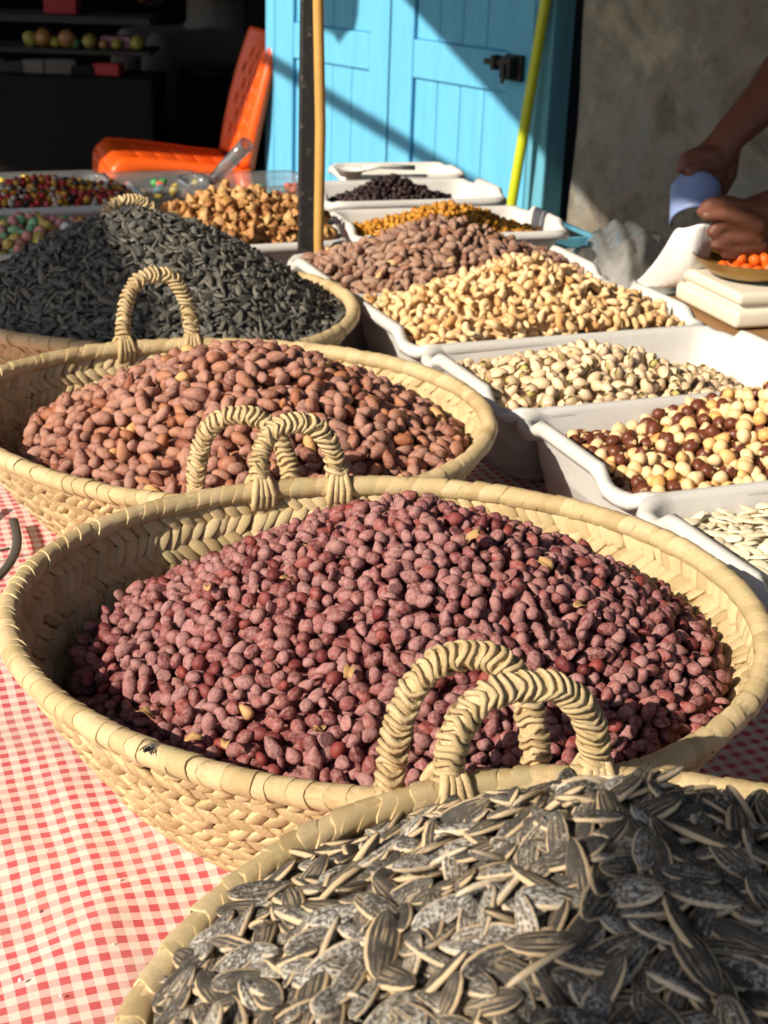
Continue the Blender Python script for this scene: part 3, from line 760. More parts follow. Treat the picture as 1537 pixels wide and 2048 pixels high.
def wrap_mesh(seed=0, rag=0.0):
    """one turn of leaf round the rim, its far lip standing a little proud of the next turn"""
    n = 14; V, L = [], []; r = np.random.default_rng(seed)
    ph = r.uniform(0, 6.28); sh = r.uniform(.5, 1.0)
    prof = [(0, .965), (.12, .985), (.55, 1.035), (.93, 1.065), (1.0, 1.06), (1.0, 1.06), (1.02, .93)]
    m = len(prof)
    for s, q0 in prof:
        for k in range(n):
            t = 2 * math.pi * k / n
            q = q0 + rag * .10 * s * math.sin(2 * t + ph) + .012 * math.sin(3 * t + ph)
            V.append(((s - .5) * 1.12 + sh * .5 * math.cos(t + .6) + (.06 + rag * .16) * math.sin(3 * t + ph), q * math.cos(t), q * math.sin(t))); L.append((t / 3.0, s * .9, 0))
    Tr = []
    for j in range(m - 1):
        if j == 4: continue
        for k in range(n):
            p = j * n + k; q = j * n + (k + 1) % n; Tr += [(p, q, q + n), (p, q + n, p + n)]
    return np.array(V, float), np.array(Tr, np.int32), np.array(L, float)
def turn_mesh(ph=0.0, am=1.5):
    """one turn of the handle's binding: a strand ring drawn into two V points"""
    n, m = 16, 5; V, L = [], []
    for k in range(n):
        t = 2 * math.pi * k / n; dx = am * abs(math.sin(t + ph)) - am / 2 + .3 * math.sin(t + 2 * ph)
        for j in range(m):
            a = 2 * math.pi * j / m; V.append((dx + .58 * math.cos(a) + .12 * math.sin(3 * t), (1 + .05 * math.sin(5 * t) + .19 * math.sin(a)) * math.cos(t), (1 + .19 * math.sin(a)) * math.sin(t))); L.append((t / 2, a / 4, 0))
    Tr = []
    for k in range(n):
        for j in range(m):
            a, b = k * m + j, ((k + 1) % n) * m + j; c, d = k * m + (j + 1) % m, ((k + 1) % n) * m + (j + 1) % m
            Tr += [(a, b, d), (a, d, c)]
    return np.array(V, float), np.array(Tr, np.int32), np.array(L, float)
STRIP = strip_mesh(); WRAPS = {rg: [wrap_mesh(s, rg) for s in range(4)] for rg in (0.0, .7)}; TURNS = [turn_mesh(0, 1.5), turn_mesh(.25, 1.25), turn_mesh(-.2, 1.7), turn_mesh(.1, 1.0)]
BMESH = {'strip': mesh_np('plait_strip', *STRIP[:2], MAT['palm'], True, STRIP[2], np.zeros(len(STRIP[0]))),
         **{'turn%d' % i: mesh_np('binding_turn', *w[:2], MAT['palm'], True, w[2], np.zeros(len(w[0]))) for i, w in enumerate(TURNS)}}
BSRC = {'strip': STRIP, **{'turn%d' % i: w for i, w in enumerate(TURNS)}}
for rg in WRAPS:
    for i, w in enumerate(WRAPS[rg]):
        BMESH['wrap%d_%g' % (i, rg)] = mesh_np('rim_wrap', *w[:2], MAT['palm'], True, w[2], np.zeros(len(w[0]))); BSRC['wrap%d_%g' % (i, rg)] = w

def basket(label, cx, cy, rx_, ry_, zr, zb, handles, rows=8, rim_r=.0080, base=.60, pitch=.0125, rag=0.0, wrap_p=.0125, seed=1, hsize=(.088, .085), hr=.0072):
    """zr(a): rim height at azimuth a; the wall rises from zb"""
    rnd = np.random.default_rng(seed)
    root = empty('palm_basket', (cx, cy, zb)); tag(root, label, 'basket', 'plaited palm baskets on the cloth')
    pinv = Matrix.Translation((-cx, -cy, -zb))
    def kid(o, par=root):
        o.parent = par; o.matrix_parent_inverse = pinv; return o
    def W(a, s):
        q = base + (1 - base) * s ** .85
        return np.array([cx + rx_ * q * math.cos(a), cy + ry_ * q * math.sin(a), zb + (zr(a) - .004 - zb) * s ** 1.25])
    # lining behind the plait, dark to put shade into its gaps, and the bottom
    V = [W(2 * math.pi * i / 72, j / 8) for i in range(72) for j in range(9)]
    Tr = list(map(tuple, grid_tris(72, 9, True))); V.append(np.array([cx, cy, zb + .001])); c = len(V) - 1
    for i in range(72): Tr.append((c, i * 9, ((i + 1) % 72) * 9))
    kid(obj_np('backing', V, Tr, MAT['palm_dark'], None, True, np.array(V) * 30, np.zeros(len(V))))
    # plaited rows
    Rm = (rx_ + ry_) / 2; hgt = math.hypot(Rm * (1 - base), zr(0) - zb)
    for k in range(rows):
        s = (k + .5) / rows; q = base + (1 - base) * s ** .85
        n = int(2 * math.pi * Rm * q / pitch); rh = hgt / rows
        for i in range(n):
            a = 2 * math.pi * (i + .5 * (k // 2 % 2) + .12 * rnd.normal()) / n
            p = W(a, min(1, max(0, s))); tg = W(a + .01, s) - W(a - .01, s); tg /= np.linalg.norm(tg)
            up = W(a, min(1, s + .04)) - W(a, s - .04); up -= tg * (up @ tg); up /= np.linalg.norm(up); nn = np.cross(tg, up)
            an = (R(48) if k % 2 else R(-48)) + rnd.normal() * .07
            ex = tg * math.cos(an) + up * math.sin(an); ey = np.cross(nn, ex)
            ti = rnd.normal() * .14 + .30; ex2 = ex; ey2 = ey * math.cos(ti) + nn * math.sin(ti); ez2 = np.cross(ex2, ey2)
            Ls, Ws, Ts = rh * 2.05 * (1 + .08 * rnd.normal()), pitch * .92 * (1 + .10 * rnd.normal()), .0032 * (1 + .35 * rnd.random())
            M4 = np.eye(4); M4[:3, 0] = ex2 * Ls; M4[:3, 1] = ey2 * Ws; M4[:3, 2] = ez2 * Ts; M4[:3, 3] = p + nn * rnd.normal() * .0006
            BASKET_PCS.append([root, pinv, 'plait_strip', 'strip', M4, (Ls + Ws) / 4, root])
    # rolled rim and its wraps
    path = np.array([[cx + rx_ * math.cos(a), cy + ry_ * math.sin(a), zr(a)] for a in np.linspace(0, 2 * math.pi, 97)])
    v, t = tube_np(path, rim_r * .97, 10, False); kid(obj_np('rim', v, t, MAT['palm'], None, True, v * 40, np.zeros(len(v))))
    n = int(2 * math.pi * Rm / wrap_p)
    for i in range(n):
        a = 2 * math.pi * (i + .15 * rnd.normal()) / n
        e = .01; p = np.array([cx + rx_ * math.cos(a), cy + ry_ * math.sin(a), zr(a)])
        tg = np.array([-rx_ * math.sin(a), ry_ * math.cos(a), (zr(a + e) - zr(a - e)) / (2 * e)]); tg /= np.linalg.norm(tg)
        up = np.array([0, 0, 1.0]) - tg * tg[2]; up /= np.linalg.norm(up); si = np.cross(up, tg)
        k = 1 + .022 * rnd.normal() + .05 * rag * rnd.random(); M4 = np.eye(4)
        M4[:3, 0] = tg * wrap_p * (1.12 + .1 * rnd.normal()); M4[:3, 1] = si * rim_r * k; M4[:3, 2] = up * rim_r * k; M4[:3, 3] = p + (si * rnd.normal() + up * rnd.normal()) * .0003
        BASKET_PCS.append([root, pinv, 'rim_wrap', 'wrap%d_%g' % (rnd.integers(4), rag), M4, rim_r, root])
    # handles
    for (az, w, h, lean, off) in handles:
        p0 = np.array([cx + rx_ * math.cos(az), cy + ry_ * math.sin(az), zr(az)])
        tg = np.array([-rx_ * math.sin(az), ry_ * math.cos(az), 0]); tg /= np.linalg.norm(tg); ot = np.array([math.cos(az), math.sin(az), 0])
        N = 60; th = np.linspace(math.pi, 0, N)
        path = np.array([p0 + tg * (w / 2) * math.copysign(abs(math.cos(t)) ** .8, math.cos(t)) + (np.array([0, 0, 1.0]) * math.cos(lean) + ot * math.sin(lean)) * (h * max(0, math.sin(t)) ** .85) + tg * off * math.sin(t) for t in th])
        # feet follow the rim height
        for i in range(N):
            a_ = math.atan2((path[i][1] - cy) / ry_, (path[i][0] - cx) / rx_); f = 1 - math.sin(th[i]); path[i][2] += (zr(a_) - zr(az)) * f + .001
        seg = np.linalg.norm(np.diff(path, axis=0), axis=1); cum = np.concatenate([[0], np.cumsum(seg)])
        parts = [tube_np(path, hr * .9, 8)]
        # strands of each foot lashed over the rim
        for end, sg in ((0, -1), (N - 1, 1)):
            P0 = path[end]; a_ = math.atan2((P0[1] - cy) / ry_, (P0[0] - cx) / rx_); o2 = np.array([math.cos(a_), math.sin(a_), 0]); t2 = np.array([-math.sin(a_), math.cos(a_), 0])
            for side in (1, -1):
                for q in (-1, -.3, .35, 1):
                    b = rim_r * 1.28
                    pp = [P0 + t2 * q * hr * .5 + np.array([0, 0, b * 1.3]) + o2 * side * .003, P0 + t2 * q * hr * .75 + o2 * side * b * .8 + np.array([0, 0, b * .75]), P0 + t2 * q * hr * 1.0 + o2 * side * b * 1.12, P0 + t2 * q * hr * 1.05 + o2 * side * b * .95 - np.array([0, 0, b * 1.0]), P0 + t2 * q * hr * .95 + o2 * side * b * .5 - np.array([0, 0, b * 1.7])]
                    parts.append(tube_np(np.array(pp), [.0026, .0030, .0031, .0028, .0018], 6))
        v, t = join_np(parts)
        hd = kid(obj_np('handle', v, t, MAT['palm'], None, True, v * 60, np.zeros(len(v))))
        pt = .0046; nt = int(cum[-1] / pt)
        for i in range(nt):
            d = (i + .5) * pt; p = np.array([np.interp(d, cum, path[:, c]) for c in range(3)]); q = np.array([np.interp(min(cum[-1], d + .002), cum, path[:, c]) for c in range(3)]); q0 = np.array([np.interp(max(0, d - .002), cum, path[:, c]) for c in range(3)])
            tg2 = (q - q0) / np.linalg.norm(q - q0); ey = ot - tg2 * (ot @ tg2); ey /= np.linalg.norm(ey); ez = np.cross(tg2, ey)
            an = .35 + .22 * rnd.normal(); e1 = ey * math.cos(an) + ez * math.sin(an); e2 = np.cross(tg2, e1)
            sh = tg2 * (1 + .12 * rnd.normal()) + e1 * .16 * rnd.normal() + e2 * .14 * rnd.normal()
            k = hr * (1 + .05 * rnd.normal()); M4 = np.eye(4); M4[:3, 0] = sh * pt * .78; M4[:3, 1] = e1 * k; M4[:3, 2] = e2 * k; M4[:3, 3] = p
            BASKET_PCS.append([hd, Matrix.Identity(4), 'binding_turn', 'turn%d' % rnd.integers(4), M4, hr, root])
    return root

def dg(a): return R(a)
# nearest basket, striped seeds
C1 = (.130, .430, .222)
z1 = lambda a: .162 + .004 * math.sin(a * 3 + 1) + .003 * math.cos(a)
basket('palm basket nearest the camera, cut by the frame, full of striped sunflower seeds', C1[0], C1[1], .224, .224, z1, .055, [(dg(104.5), .078, .056, -.05, .004), (dg(-70), .09, .08, .1, 0)], 14, .0074, .62, .0098, .7, .0095, 3)
# large middle basket, red peanuts
C2 = (.005, .893)
z2 = lambda a: .135 + .010 * math.sin(a) + .003 * math.sin(2 * a + .7) - .002 * math.cos(a)
basket('large palm basket of red peanuts in the middle of the cloth', C2[0], C2[1], .246, .208, z2, .003, [(dg(-80), .080, .084, -.10, .0), (dg(107), .062, .052, .05, .004)], 14, .0075, .60, .0098, 0.0, .0092, 4)
# second basket, brown peanuts
C3 = (-.150, 1.342)
z3 = lambda a: .117 + .003 * math.sin(a * 2 + 1) + .015 * math.sin(a) - .004 * math.cos(a)
basket('palm basket of brown peanuts behind the red ones', C3[0], C3[1], .246, .188, z3, .003, [(dg(-82), .080, .078, -.05, -.004), (dg(112), .072, .074, .1, 0)], 13, .0076, .60, .0104, 0.0, .0100, 5)
# far basket, black seeds
C4 = (-.292, 1.785)
z4 = lambda a: .107 + .004 * math.sin(a * 3 + .4) - .006 * math.cos(a)
basket('palm basket at the back piled high with black sunflower seeds', C4[0], C4[1], .246, .226, z4, .003, [(dg(104), .088, .080, .05, 0)], 11, .0082, .62, .0125, 0.0, .0120, 6)

# ------------------------------------------------------------------ fill them
def bump2(dx, dy, a, b): return math.exp(-(dx / a) ** 2 - (dy / b) ** 2)
def s1(x, y):
    dx, dy = x - C1[0] + .028, y - C1[1]; q = math.hypot(dx, dy) / .215
    return .152 + .082 * max(0, 1 - q ** 1.7) + .026 * bump2(dx - .005, dy - .085, .075, .07) - .22 * max(0, dx - .07)
heap_disc('striped', C1[0], C1[1], .212, .212, s1, 2.6, tries=1.5)
def s2_(x, y):
    dx, dy = x - C2[0] - .022, y - C2[1] - .0; q = math.hypot(dx / .218, dy / .186)
    return .104 + .04 * dy + .088 * max(0, 1 - q ** 1.5) + .014 * bump2(dx - .0, dy - .08, .09, .055) - .012 * bump2(dx - .045, dy - .075, .03, .02)
heap_disc('red', C2[0] + .010, C2[1] - .0, .214, .186, s2_)
def s3_(x, y):
    dx, dy = x - C3[0] - .018, y - C3[1] - .0; q = math.hypot(dx / .210, dy / .166)
    return .095 + .06 * dy + .080 * max(0, 1 - q ** 1.5) + .006 * bump2(dx + .01, dy - .07, .08, .055)
heap_disc('brown', C3[0] + .016, C3[1] - .002, .207, .166, s3_)
def s4_(x, y):
    dx, dy = x - C4[0] + .01, y - C4[1]; q = math.hypot(dx / .235, dy / .215)
    return .101 + .116 * max(0, 1 - q ** 1.5)
heap_disc('black', C4[0], C4[1], .234, .213, s4_, 2.3)

def hp(level, h, ox, oy, a, b, lx=0.0, e=1.6):
    def f(x, y):
        q = ((abs(x - ox) / a) ** e + (abs(y - oy) / b) ** e); return level + lx * x + h * math.exp(-q) + .003 * math.sin(31 * x + 17 * y)
    return f
heap_tray('pumpkin', hp(.074, .042, .06, .0, .17, .11))
heap_tray('hazel', hp(.070, .060, .045, .01, .15, .10, .02))
heap_tray('pistachio', hp(.056, .062, -.04, -.01, .14, .10, -.07))
heap_tray('cashew', hp(.080, .080, -.015, .0, .16, .11))
heap_tray('almond', hp(.080, .080, -.015, .01, .16, .11))
heap_tray('walnut', hp(.070, .078, .06, .0, .20, .12))
heap_tray('gold', hp(.060, .056, -.01, -.005, .13, .085))
heap_tray('dark', hp(.048, .070, -.03, -.01, .10, .07))
heap_tray('jelly', hp(.062, .030, .0, .0, .15, .09))
heap_tray('pastel', hp(.062, .030, .0, .0, .14, .09))

# ------------------------------------------------------------------ who shows largest? paint every piece into one small depth picture
SW, SH, SK = 512, 683, 512 / 1537
ids = np.full((SH, SW), -1, np.int32); dep = np.full((SH, SW), 1e9, np.float32)
ALL = []
for key, K in KINDS.items():
    for p in K['pcs']: ALL.append(('n', key, p, p[0], K['D'] * .58 * p[2]))
for p in BASKET_PCS: ALL.append(('b', None, p, p[4][:3, 3], p[5]))
P = np.array([a[3] for a in ALL]); RADS = np.array([a[4] for a in ALL])
px, py, w = proj(P)
px *= SK; py *= SK; pr = np.maximum(.8, F * SK * RADS / w)
for i in range(len(ALL)):
    x, y, q = px[i], py[i], pr[i]
    if w[i] < .1 or x < -q or y < -q or x > SW + q or y > SH + q: continue
    x0, x1, y0, y1 = max(0, int(x - q)), min(SW, int(x + q) + 1), max(0, int(y - q)), min(SH, int(y + q) + 1)
    if x0 >= x1 or y0 >= y1: continue
    yy, xx = np.ogrid[y0:y1, x0:x1]
    m = ((xx + .5 - x) ** 2 + (yy + .5 - y) ** 2 <= q * q) & (dep[y0:y1, x0:x1] > w[i] - RADS[i])
    dep[y0:y1, x0:x1][m] = w[i] - RADS[i]; ids[y0:y1, x0:x1][m] = i
SEEN = np.bincount(ids[ids >= 0].ravel(), minlength=len(ALL))

# ------------------------------------------------------------------ build the goods
def joined(name, mat, items, core_geo=None):
    """items: (V, Tri, lc, 3x3, pos, rnd)"""
    Vs, Ts, Ls, Rs, n = [], [], [], [], 0
    if core_geo is not None:
        Vs.append(core_geo[0]); Ts.append(core_geo[1]); Ls.append(np.zeros((len(core_geo[0]), 3))); Rs.append(np.full(len(core_geo[0]), .3)); n = len(core_geo[0])
    for V, Tr, L, M3, p, rv in items:
        Vs.append(V @ M3.T + p); Ts.append(Tr + n); Ls.append(L); Rs.append(np.full(len(V), rv)); n += len(V)
    return obj_np(name, np.concatenate(Vs), np.concatenate(Ts), mat, None, True, np.concatenate(Ls), np.concatenate(Rs))
idx = 0
for key, K in KINDS.items():
    n = len(K['pcs']); seen = SEEN[idx:idx + n]; idx += n
    hi = [s(2) for s in K['shapes']]; lo = [s(1) for s in K['shapes']]
    order = np.argsort(-seen); chosen = set(int(i) for i in order[:K['n_ind']] if seen[i] > 0)
    mat = MAT[K['mat']]
    meshes = [mesh_np(K['name'], *h[:2], mat, True, h[2], np.zeros(len(h[0]))) for h in hi]
    rest = []
    for i, (p, M3, sc, var, rv, dp) in enumerate(K['pcs']):
        if i in chosen:
            o = bpy.data.objects.new(K['name'], meshes[var]); M4 = Matrix.Identity(4)
            for a in range(3):
                for b in range(3): M4[a][b] = M3[a][b] * sc
                M4[a][3] = p[a]
            o.matrix_world = M4; COL.objects.link(o); lb = K['label'] if isinstance(K['label'], str) else K['label'][int(hi[var][2][0, 2] + .5)]
            tag(o, lb, K['cat'], K['group'])
        else:
            src = hi[var] if seen[i] > 1 else lo[var]
            rest.append((src[0], src[1], src[2], M3 * sc, p, rv))
    tag(joined(K['hname'], mat, rest, CORES.get(key)), K['hlabel'], K['cat'] + 's', None, 'stuff')
# ------------------------------------------------------------------ and the basket pieces
seen_b = SEEN[idx:]
roots = []
for p in BASKET_PCS:
    if p[6] not in roots: roots.append(p[6])
for root in roots:
    sel = [i for i, p in enumerate(BASKET_PCS) if p[6] is root]
    rest = []
    for nm, lim in (('plait_strip', 300), ('rim_wrap', 300), ('binding_turn', 300)):
        ss = [i for i in sel if BASKET_PCS[i][2] == nm]; ss.sort(key=lambda i: -seen_b[i])
        keep = [i for i in ss[:lim] if seen_b[i] > 0 or nm == 'binding_turn']; kset = set(keep)
        for i in keep:
            par, pinv, _, mk, M4, _, _ = BASKET_PCS[i]
            o = bpy.data.objects.new(nm, BMESH[mk]); COL.objects.link(o); o.parent = par; o.matrix_parent_inverse = pinv
            o.matrix_basis = Matrix(M4.tolist())
        rest += [i for i in ss if i not in kset]
    its = [(*BSRC[BASKET_PCS[i][3]], BASKET_PCS[i][4][:3, :3], BASKET_PCS[i][4][:3, 3], random.random()) for i in rest]
    if its:
        o = joined('plaited_weave', MAT['palm'], its); o.parent = root; o.matrix_parent_inverse = Matrix.Translation(-root.location); o['kind'] = 'stuff'

# ================================================================== poles
PP = bpY(614, 500, 2.20)
ps = empty('black_pole', (PP[0], PP[1], GZ)); tag(ps, 'square black steel pole standing through the stall', 'pole')
bm = bmesh.new(); add_box(bm, (0, 0, 1.1), (.0265, .0265, 2.2), Matrix.Rotation(TH * .35, 3, 'Z'), .003); obj_bm('tube', bm, MAT['steel'], ps)
bm = bmesh.new(); add_box(bm, (0, 0, .004), (.09, .09, .008), None, .002); obj_bm('foot_plate', bm, MAT['steel'], ps)
a0, a1 = bpY(637, 10, 2.178), bpY(640, 480, 2.18)
dz = (a0 - a1) / (a0[2] - a1[2])
v, t = tube_np([a1 + dz * (GZ - a1[2]), a1 + dz * (-.1 - a1[2]) + [.002, 0, 0], a1 + [-.0015, 0, 0], a0 * .5 + a1 * .5 + [.002, 0, 0], a0, a0 + dz * .5, a0 + dz * 1.1], [.0075, .0078, .0073, .0076, .0074, .0074, .007], 10)
tag(obj_np('wooden_pole', v, t, MAT['pole_wood']), 'thin yellow wooden pole close behind the black one', 'pole')

# ================================================================== lime broom stick leaning at the door
t0, z0 = bpF(1025, 400, -.09); t1, z1_ = bpF(1092, 0, -.05)
A0, A1 = FP(t0, -.09, z0), FP(t1, -.05, z1_); dd = (A1 - A0) / (A1[2] - A0[2])
br = empty('broom', A0 + dd * (GZ - A0[2])); tag(br, 'lime green broom handle leaning against the blue door', 'broom')
def rel(v, o): return v - np.array(o.location)
v, t = tube_np([A0 + dd * (GZ + .05 - A0[2]), A0, A1, A1 + dd * .5], .0145, 12); obj_np('handle', rel(v, br), t, MAT['lime'], br)
bm = bmesh.new(); add_box(bm, (0, 0, .03), (.28, .05, .06), Matrix.Rotation(R(130), 3, 'Z'), .01); obj_bm('brush_head', bm, MAT['iron'], br)

# ================================================================== orange plastic chair
cP = bpY(338, 306, 5.28)
ch = empty('plastic_chair', (cP[0], cP[1], GZ + .061), R(180 + 17)); ch.scale = (1.06, 1.06, 1.06); tag(ch, 'orange plastic chair with slotted backrest before the dark shop', 'chair')
SZ = (cP[2] - GZ - .061) / 1.06 + .005          # seat height
def slab(name, fn, nu, nv, holes, th, mat, parent):
    V = [fn(i / (nu - 1), j / (nv - 1)) for i in range(nu) for j in range(nv)]
    fc = [(i * nv + j, (i + 1) * nv + j, (i + 1) * nv + j + 1, i * nv + j + 1) for i in range(nu - 1) for j in range(nv - 1) if not holes(i, j)]
    me = bpy.data.meshes.new(name); me.from_pydata([tuple(map(float, p)) for p in V], [], fc); me.polygons.foreach_set('use_smooth', np.ones(len(fc), bool)); me.materials.append(MAT[mat])
    o = link(bpy.data.objects.new(name, me), parent)
    m = o.modifiers.new('thick', 'SOLIDIFY'); m.thickness = th; m.offset = 0
    return o
def seat_f(u, v):     # u front to back, v across
    x = .215 - .43 * u; y = (v - .5) * (.42 - .05 * u)
    z = SZ + .022 * math.cos(u * 2.6) - .012 - .012 * (1 - (2 * v - 1) ** 2) - .05 * max(0, .08 - u) / .08 * .6
    return (x, y, z)
slab('seat', seat_f, 27, 22, lambda i, j: i % 4 == 2 and j % 3 == 1 and 3 < j < 19 and 3 < i < 24, .006, 'orange', ch)
def back_f(u, v):     # u bottom to top
    zz = SZ - .02 + .40 * u; x = -.205 - .075 * u - .03 * u * u + .02 * (1 - (2 * v - 1) ** 2) * -1; w = .37 + .05 * math.sin(math.pi * min(1, u * .9)) - .02 * u
    return (x, (v - .5) * w, zz)
slab('backrest', back_f, 33, 24, lambda i, j: 2 < j < 21 and 4 < i < 29 and ((i % 4 in (1, 2) and (j + (i // 4) * 2) % 4 == 1)), .007, 'orange', ch)
for sgn in (1, -1):
    # skirt under the seat edge with its arched lower line, then back uprights and legs
    V = []
    for i in range(25):
        u = i / 24; x, y, z = seat_f(u, .5 + sgn * .5); hgt = .062 - .030 * math.sin(math.pi * min(1, max(0, (u - .2) / .7))) ** .8 if .2 < u < .9 else .062
        V += [(x, y + sgn * .001, z + .006), (x, y + sgn * .012, z - .012), (x, y + sgn * .014, z - hgt)]
    o = obj_np('side_rail', V, grid_tris(25, 3), MAT['orange'], ch); m = o.modifiers.new('thick', 'SOLIDIFY'); m.thickness = .005
    V = []
    for i in range(17):
        u = i / 16; x, y, z = back_f(u, .5 + sgn * .5); V += [(x + .004, y, z), (x - .004, y + sgn * .012, z), (x - .038 + .018 * u, y + sgn * .012, z - .01), ]
    o = obj_np('back_upright', V, grid_tris(17, 3), MAT['orange'], ch); m = o.modifiers.new('thick', 'SOLIDIFY'); m.thickness = .006
    for fx, dx in ((.195, .03), (-.205, -.055)):
        v, t = tube_np([(fx, sgn * .195, SZ - .03), (fx + dx * .4, sgn * .205, SZ * .5), (fx + dx, sgn * .215, 0.0)], [.03, .024, .017], 10)
        obj_np('leg', v, t, MAT['orange'], ch)
fv = [(seat_f(0, j / 12)[0] + .004 * k, seat_f(0, j / 12)[1], seat_f(0, j / 12)[2] - .055 * k / 2) for j in range(13) for k in range(3)]
o = obj_np('front_rail', fv, grid_tris(13, 3), MAT['orange'], ch); m = o.modifiers.new('thick', 'SOLIDIFY'); m.thickness = .005

# ================================================================== the dark shop: shelves, sweets, a seated person
SY = 6.7
def shelf(y_l, y_r, thick, label, Y=SY):
    A_, B_ = bpY(-200, y_l, Y), bpY(300, y_r, Y); z = (A_[2] + B_[2]) / 2
    bm = bmesh.new(); add_box(bm, ((A_[0] + B_[0]) / 2, Y + .15, z - thick / 2), (B_[0] - A_[0], .30, thick), None, .003)
    return z, tag(obj_bm('shelf_board', bm, MAT['shelf_paint']), label, 'shelf')
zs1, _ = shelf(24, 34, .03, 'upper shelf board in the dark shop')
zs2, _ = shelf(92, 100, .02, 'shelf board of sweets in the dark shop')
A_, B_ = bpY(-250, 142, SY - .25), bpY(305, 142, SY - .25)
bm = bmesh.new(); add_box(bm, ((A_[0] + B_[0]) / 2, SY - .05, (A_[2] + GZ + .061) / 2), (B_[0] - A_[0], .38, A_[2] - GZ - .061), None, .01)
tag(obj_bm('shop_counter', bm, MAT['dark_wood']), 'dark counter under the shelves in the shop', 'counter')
for k, (x, y, rr) in enumerate(((62, 74, .036), (88, 74, .042), (135, 81, .042), (112, 87, .026), (180, 87, .034), (150, 96, .024), (235, 94, .026), (275, 82, .034), (208, 92, .022))):
    V, Tr = ICO[2]
    nm = ['pale yellow round sweet', 'orange round sweet', 'larger orange sweet', 'small yellow sweet', 'yellow lemon-like sweet', 'small green sweet', 'tiny dull yellow sweet', 'lime yellow sweet at the end', 'small ochre sweet'][k]
    o = obj_np('round_sweet', lump(V, .06, 3, k) * rr, Tr, MAT['fruit'], None, True, V.copy() * 0 + [0, 0, [0, 1, 1, 0, 0, 2, 0, 0, 1][k]], np.zeros(len(V))); o.location = (bpY(x, y, SY + .06)[0], SY + .06, zs2 + rr * .92)
    tag(o, nm + ' on the dim shop shelf', 'sweet', 'sweets on the shop shelf')
for (x, w_, h_, mt, lb) in ((125, .14, .09, 'red_card', 'dark red card box on the upper shop shelf'), (232, .13, .05, 'pink_card', 'pinkish box on the dim shop shelf')):
    z_ = zs1 if mt == 'red_card' else zs2; P_ = bpY(x, 60, SY + .12)
    bm = bmesh.new(); add_box(bm, (P_[0], SY + .15, z_ + .001 + h_ / 2), (w_, .12, h_), None, .004); tag(obj_bm('card_box', bm, MAT[mt]), lb, 'box')

for k, (x, w_, h_, mt) in enumerate(((-20, .10, .05, 'pink_card'), (20, .12, .045, 'shelf_paint'), (70, .10, .055, 'robe'), (120, .13, .06, 'robe'), (165, .10, .04, 'dark_wood'), (215, .12, .05, 'red_card'))):
    P_ = bpY(x, 130, SY - .15); bm = bmesh.new(); add_box(bm, (P_[0], SY - .12, A_[2] + .001 + h_ / 2), (w_, .08, h_), Matrix.Rotation(.2 * math.sin(k * 2.3), 3, 'Z'), .008)
    tag(obj_bm('sweet_packet', bm, MAT[mt]), ['dim pink packet at the dark end of the counter', 'flat grey packet on the shop counter', 'pale grey packet on the shop counter', 'larger pale packet on the shop counter', 'black packet on the shop counter', 'dull red packet on the shop counter'][k], 'packet')

def body(name, caps, mat, voxel, parent=None, smooth=3):
    """capsule chains fused into one continuous skin"""
    parts = []
    for ch_ in caps:
        pts = np.array([c[:3] for c in ch_]); rd = [c[3] for c in ch_]
        P2, R2 = [], []
        for i in range(len(pts) - 1):
            for k in range(6):
                q = k / 6; P2.append(pts[i] * (1 - q) + pts[i + 1] * q); R2.append(rd[i] * (1 - q) + rd[i + 1] * q)
        P2.append(pts[-1]); R2.append(rd[-1])
        parts.append(tube_np(np.array(P2), np.array(R2), 12))
        for e in (0, -1): V, Tr = ICO[2]; parts.append((V * rd[e] + pts[e], Tr))
    v, t = join_np(parts); o = obj_np(name, v, t, MAT[mat], parent)
    m = o.modifiers.new('fuse', 'REMESH'); m.mode = 'VOXEL'; m.voxel_size = voxel; m.use_smooth_shade = True
    m = o.modifiers.new('soften', 'SMOOTH'); m.factor = .5; m.iterations = smooth
    return o
def c(p, r): return (*p, r)
sp = FP(bpF(440, 200, 1.3)[0], 1.3, GZ); ax = np.array([-FD[0], -FD[1], 0]); fr = np.array([-FN[0], -FN[1], 0]); zu = np.array([0, 0, 1.0])
def sit(a, f, h): return sp + ax * a + fr * f + zu * h
body_s = body('person', [[c(sit(0, 0, .48), .13), c(sit(0, .02, .75), .13), c(sit(0, .03, 1.0), .14), c(sit(0, .04, 1.12), .06), c(sit(0, .06, 1.22), .05), c(sit(0, .08, 1.30), .095), c(sit(0, .08, 1.37), .085)],
    [c(sit(-.16, .03, 1.04), .055), c(sit(-.24, .10, .80), .045), c(sit(-.14, .30, .72), .035), c(sit(-.08, .38, .72), .03)], [c(sit(.16, .03, 1.04), .055), c(sit(.24, .10, .80), .045), c(sit(.14, .30, .78), .035), c(sit(.06, .38, .84), .032)],
    [c(sit(-.1, 0, .48), .085), c(sit(-.14, .42, .50), .065), c(sit(-.14, .46, .1), .045), c(sit(-.14, .56, .04), .04)], [c(sit(.1, 0, .48), .085), c(sit(.14, .42, .50), .065), c(sit(.14, .44, .1), .045), c(sit(.14, .54, .04), .04)]], 'skin', .012)
tag(body_s, 'person in a pale robe sitting in the dark shop behind the chair', 'person')
rb = body('robe', [[c(sit(0, 0, .46), .16), c(sit(0, .01, .75), .155), c(sit(0, .02, 1.02), .15)], [c(sit(-.17, .02, 1.05), .07), c(sit(-.25, .10, .80), .065), c(sit(-.16, .27, .73), .06)], [c(sit(.17, .02, 1.05), .07), c(sit(.25, .10, .80), .065), c(sit(.16, .27, .78), .06)],
    [c(sit(-.1, 0, .48), .11), c(sit(-.14, .42, .50), .09), c(sit(-.14, .46, .2), .09)], [c(sit(.1, 0, .48), .11), c(sit(.14, .42, .50), .09), c(sit(.14, .45, .2), .09)]], 'robe', .014, body_s)
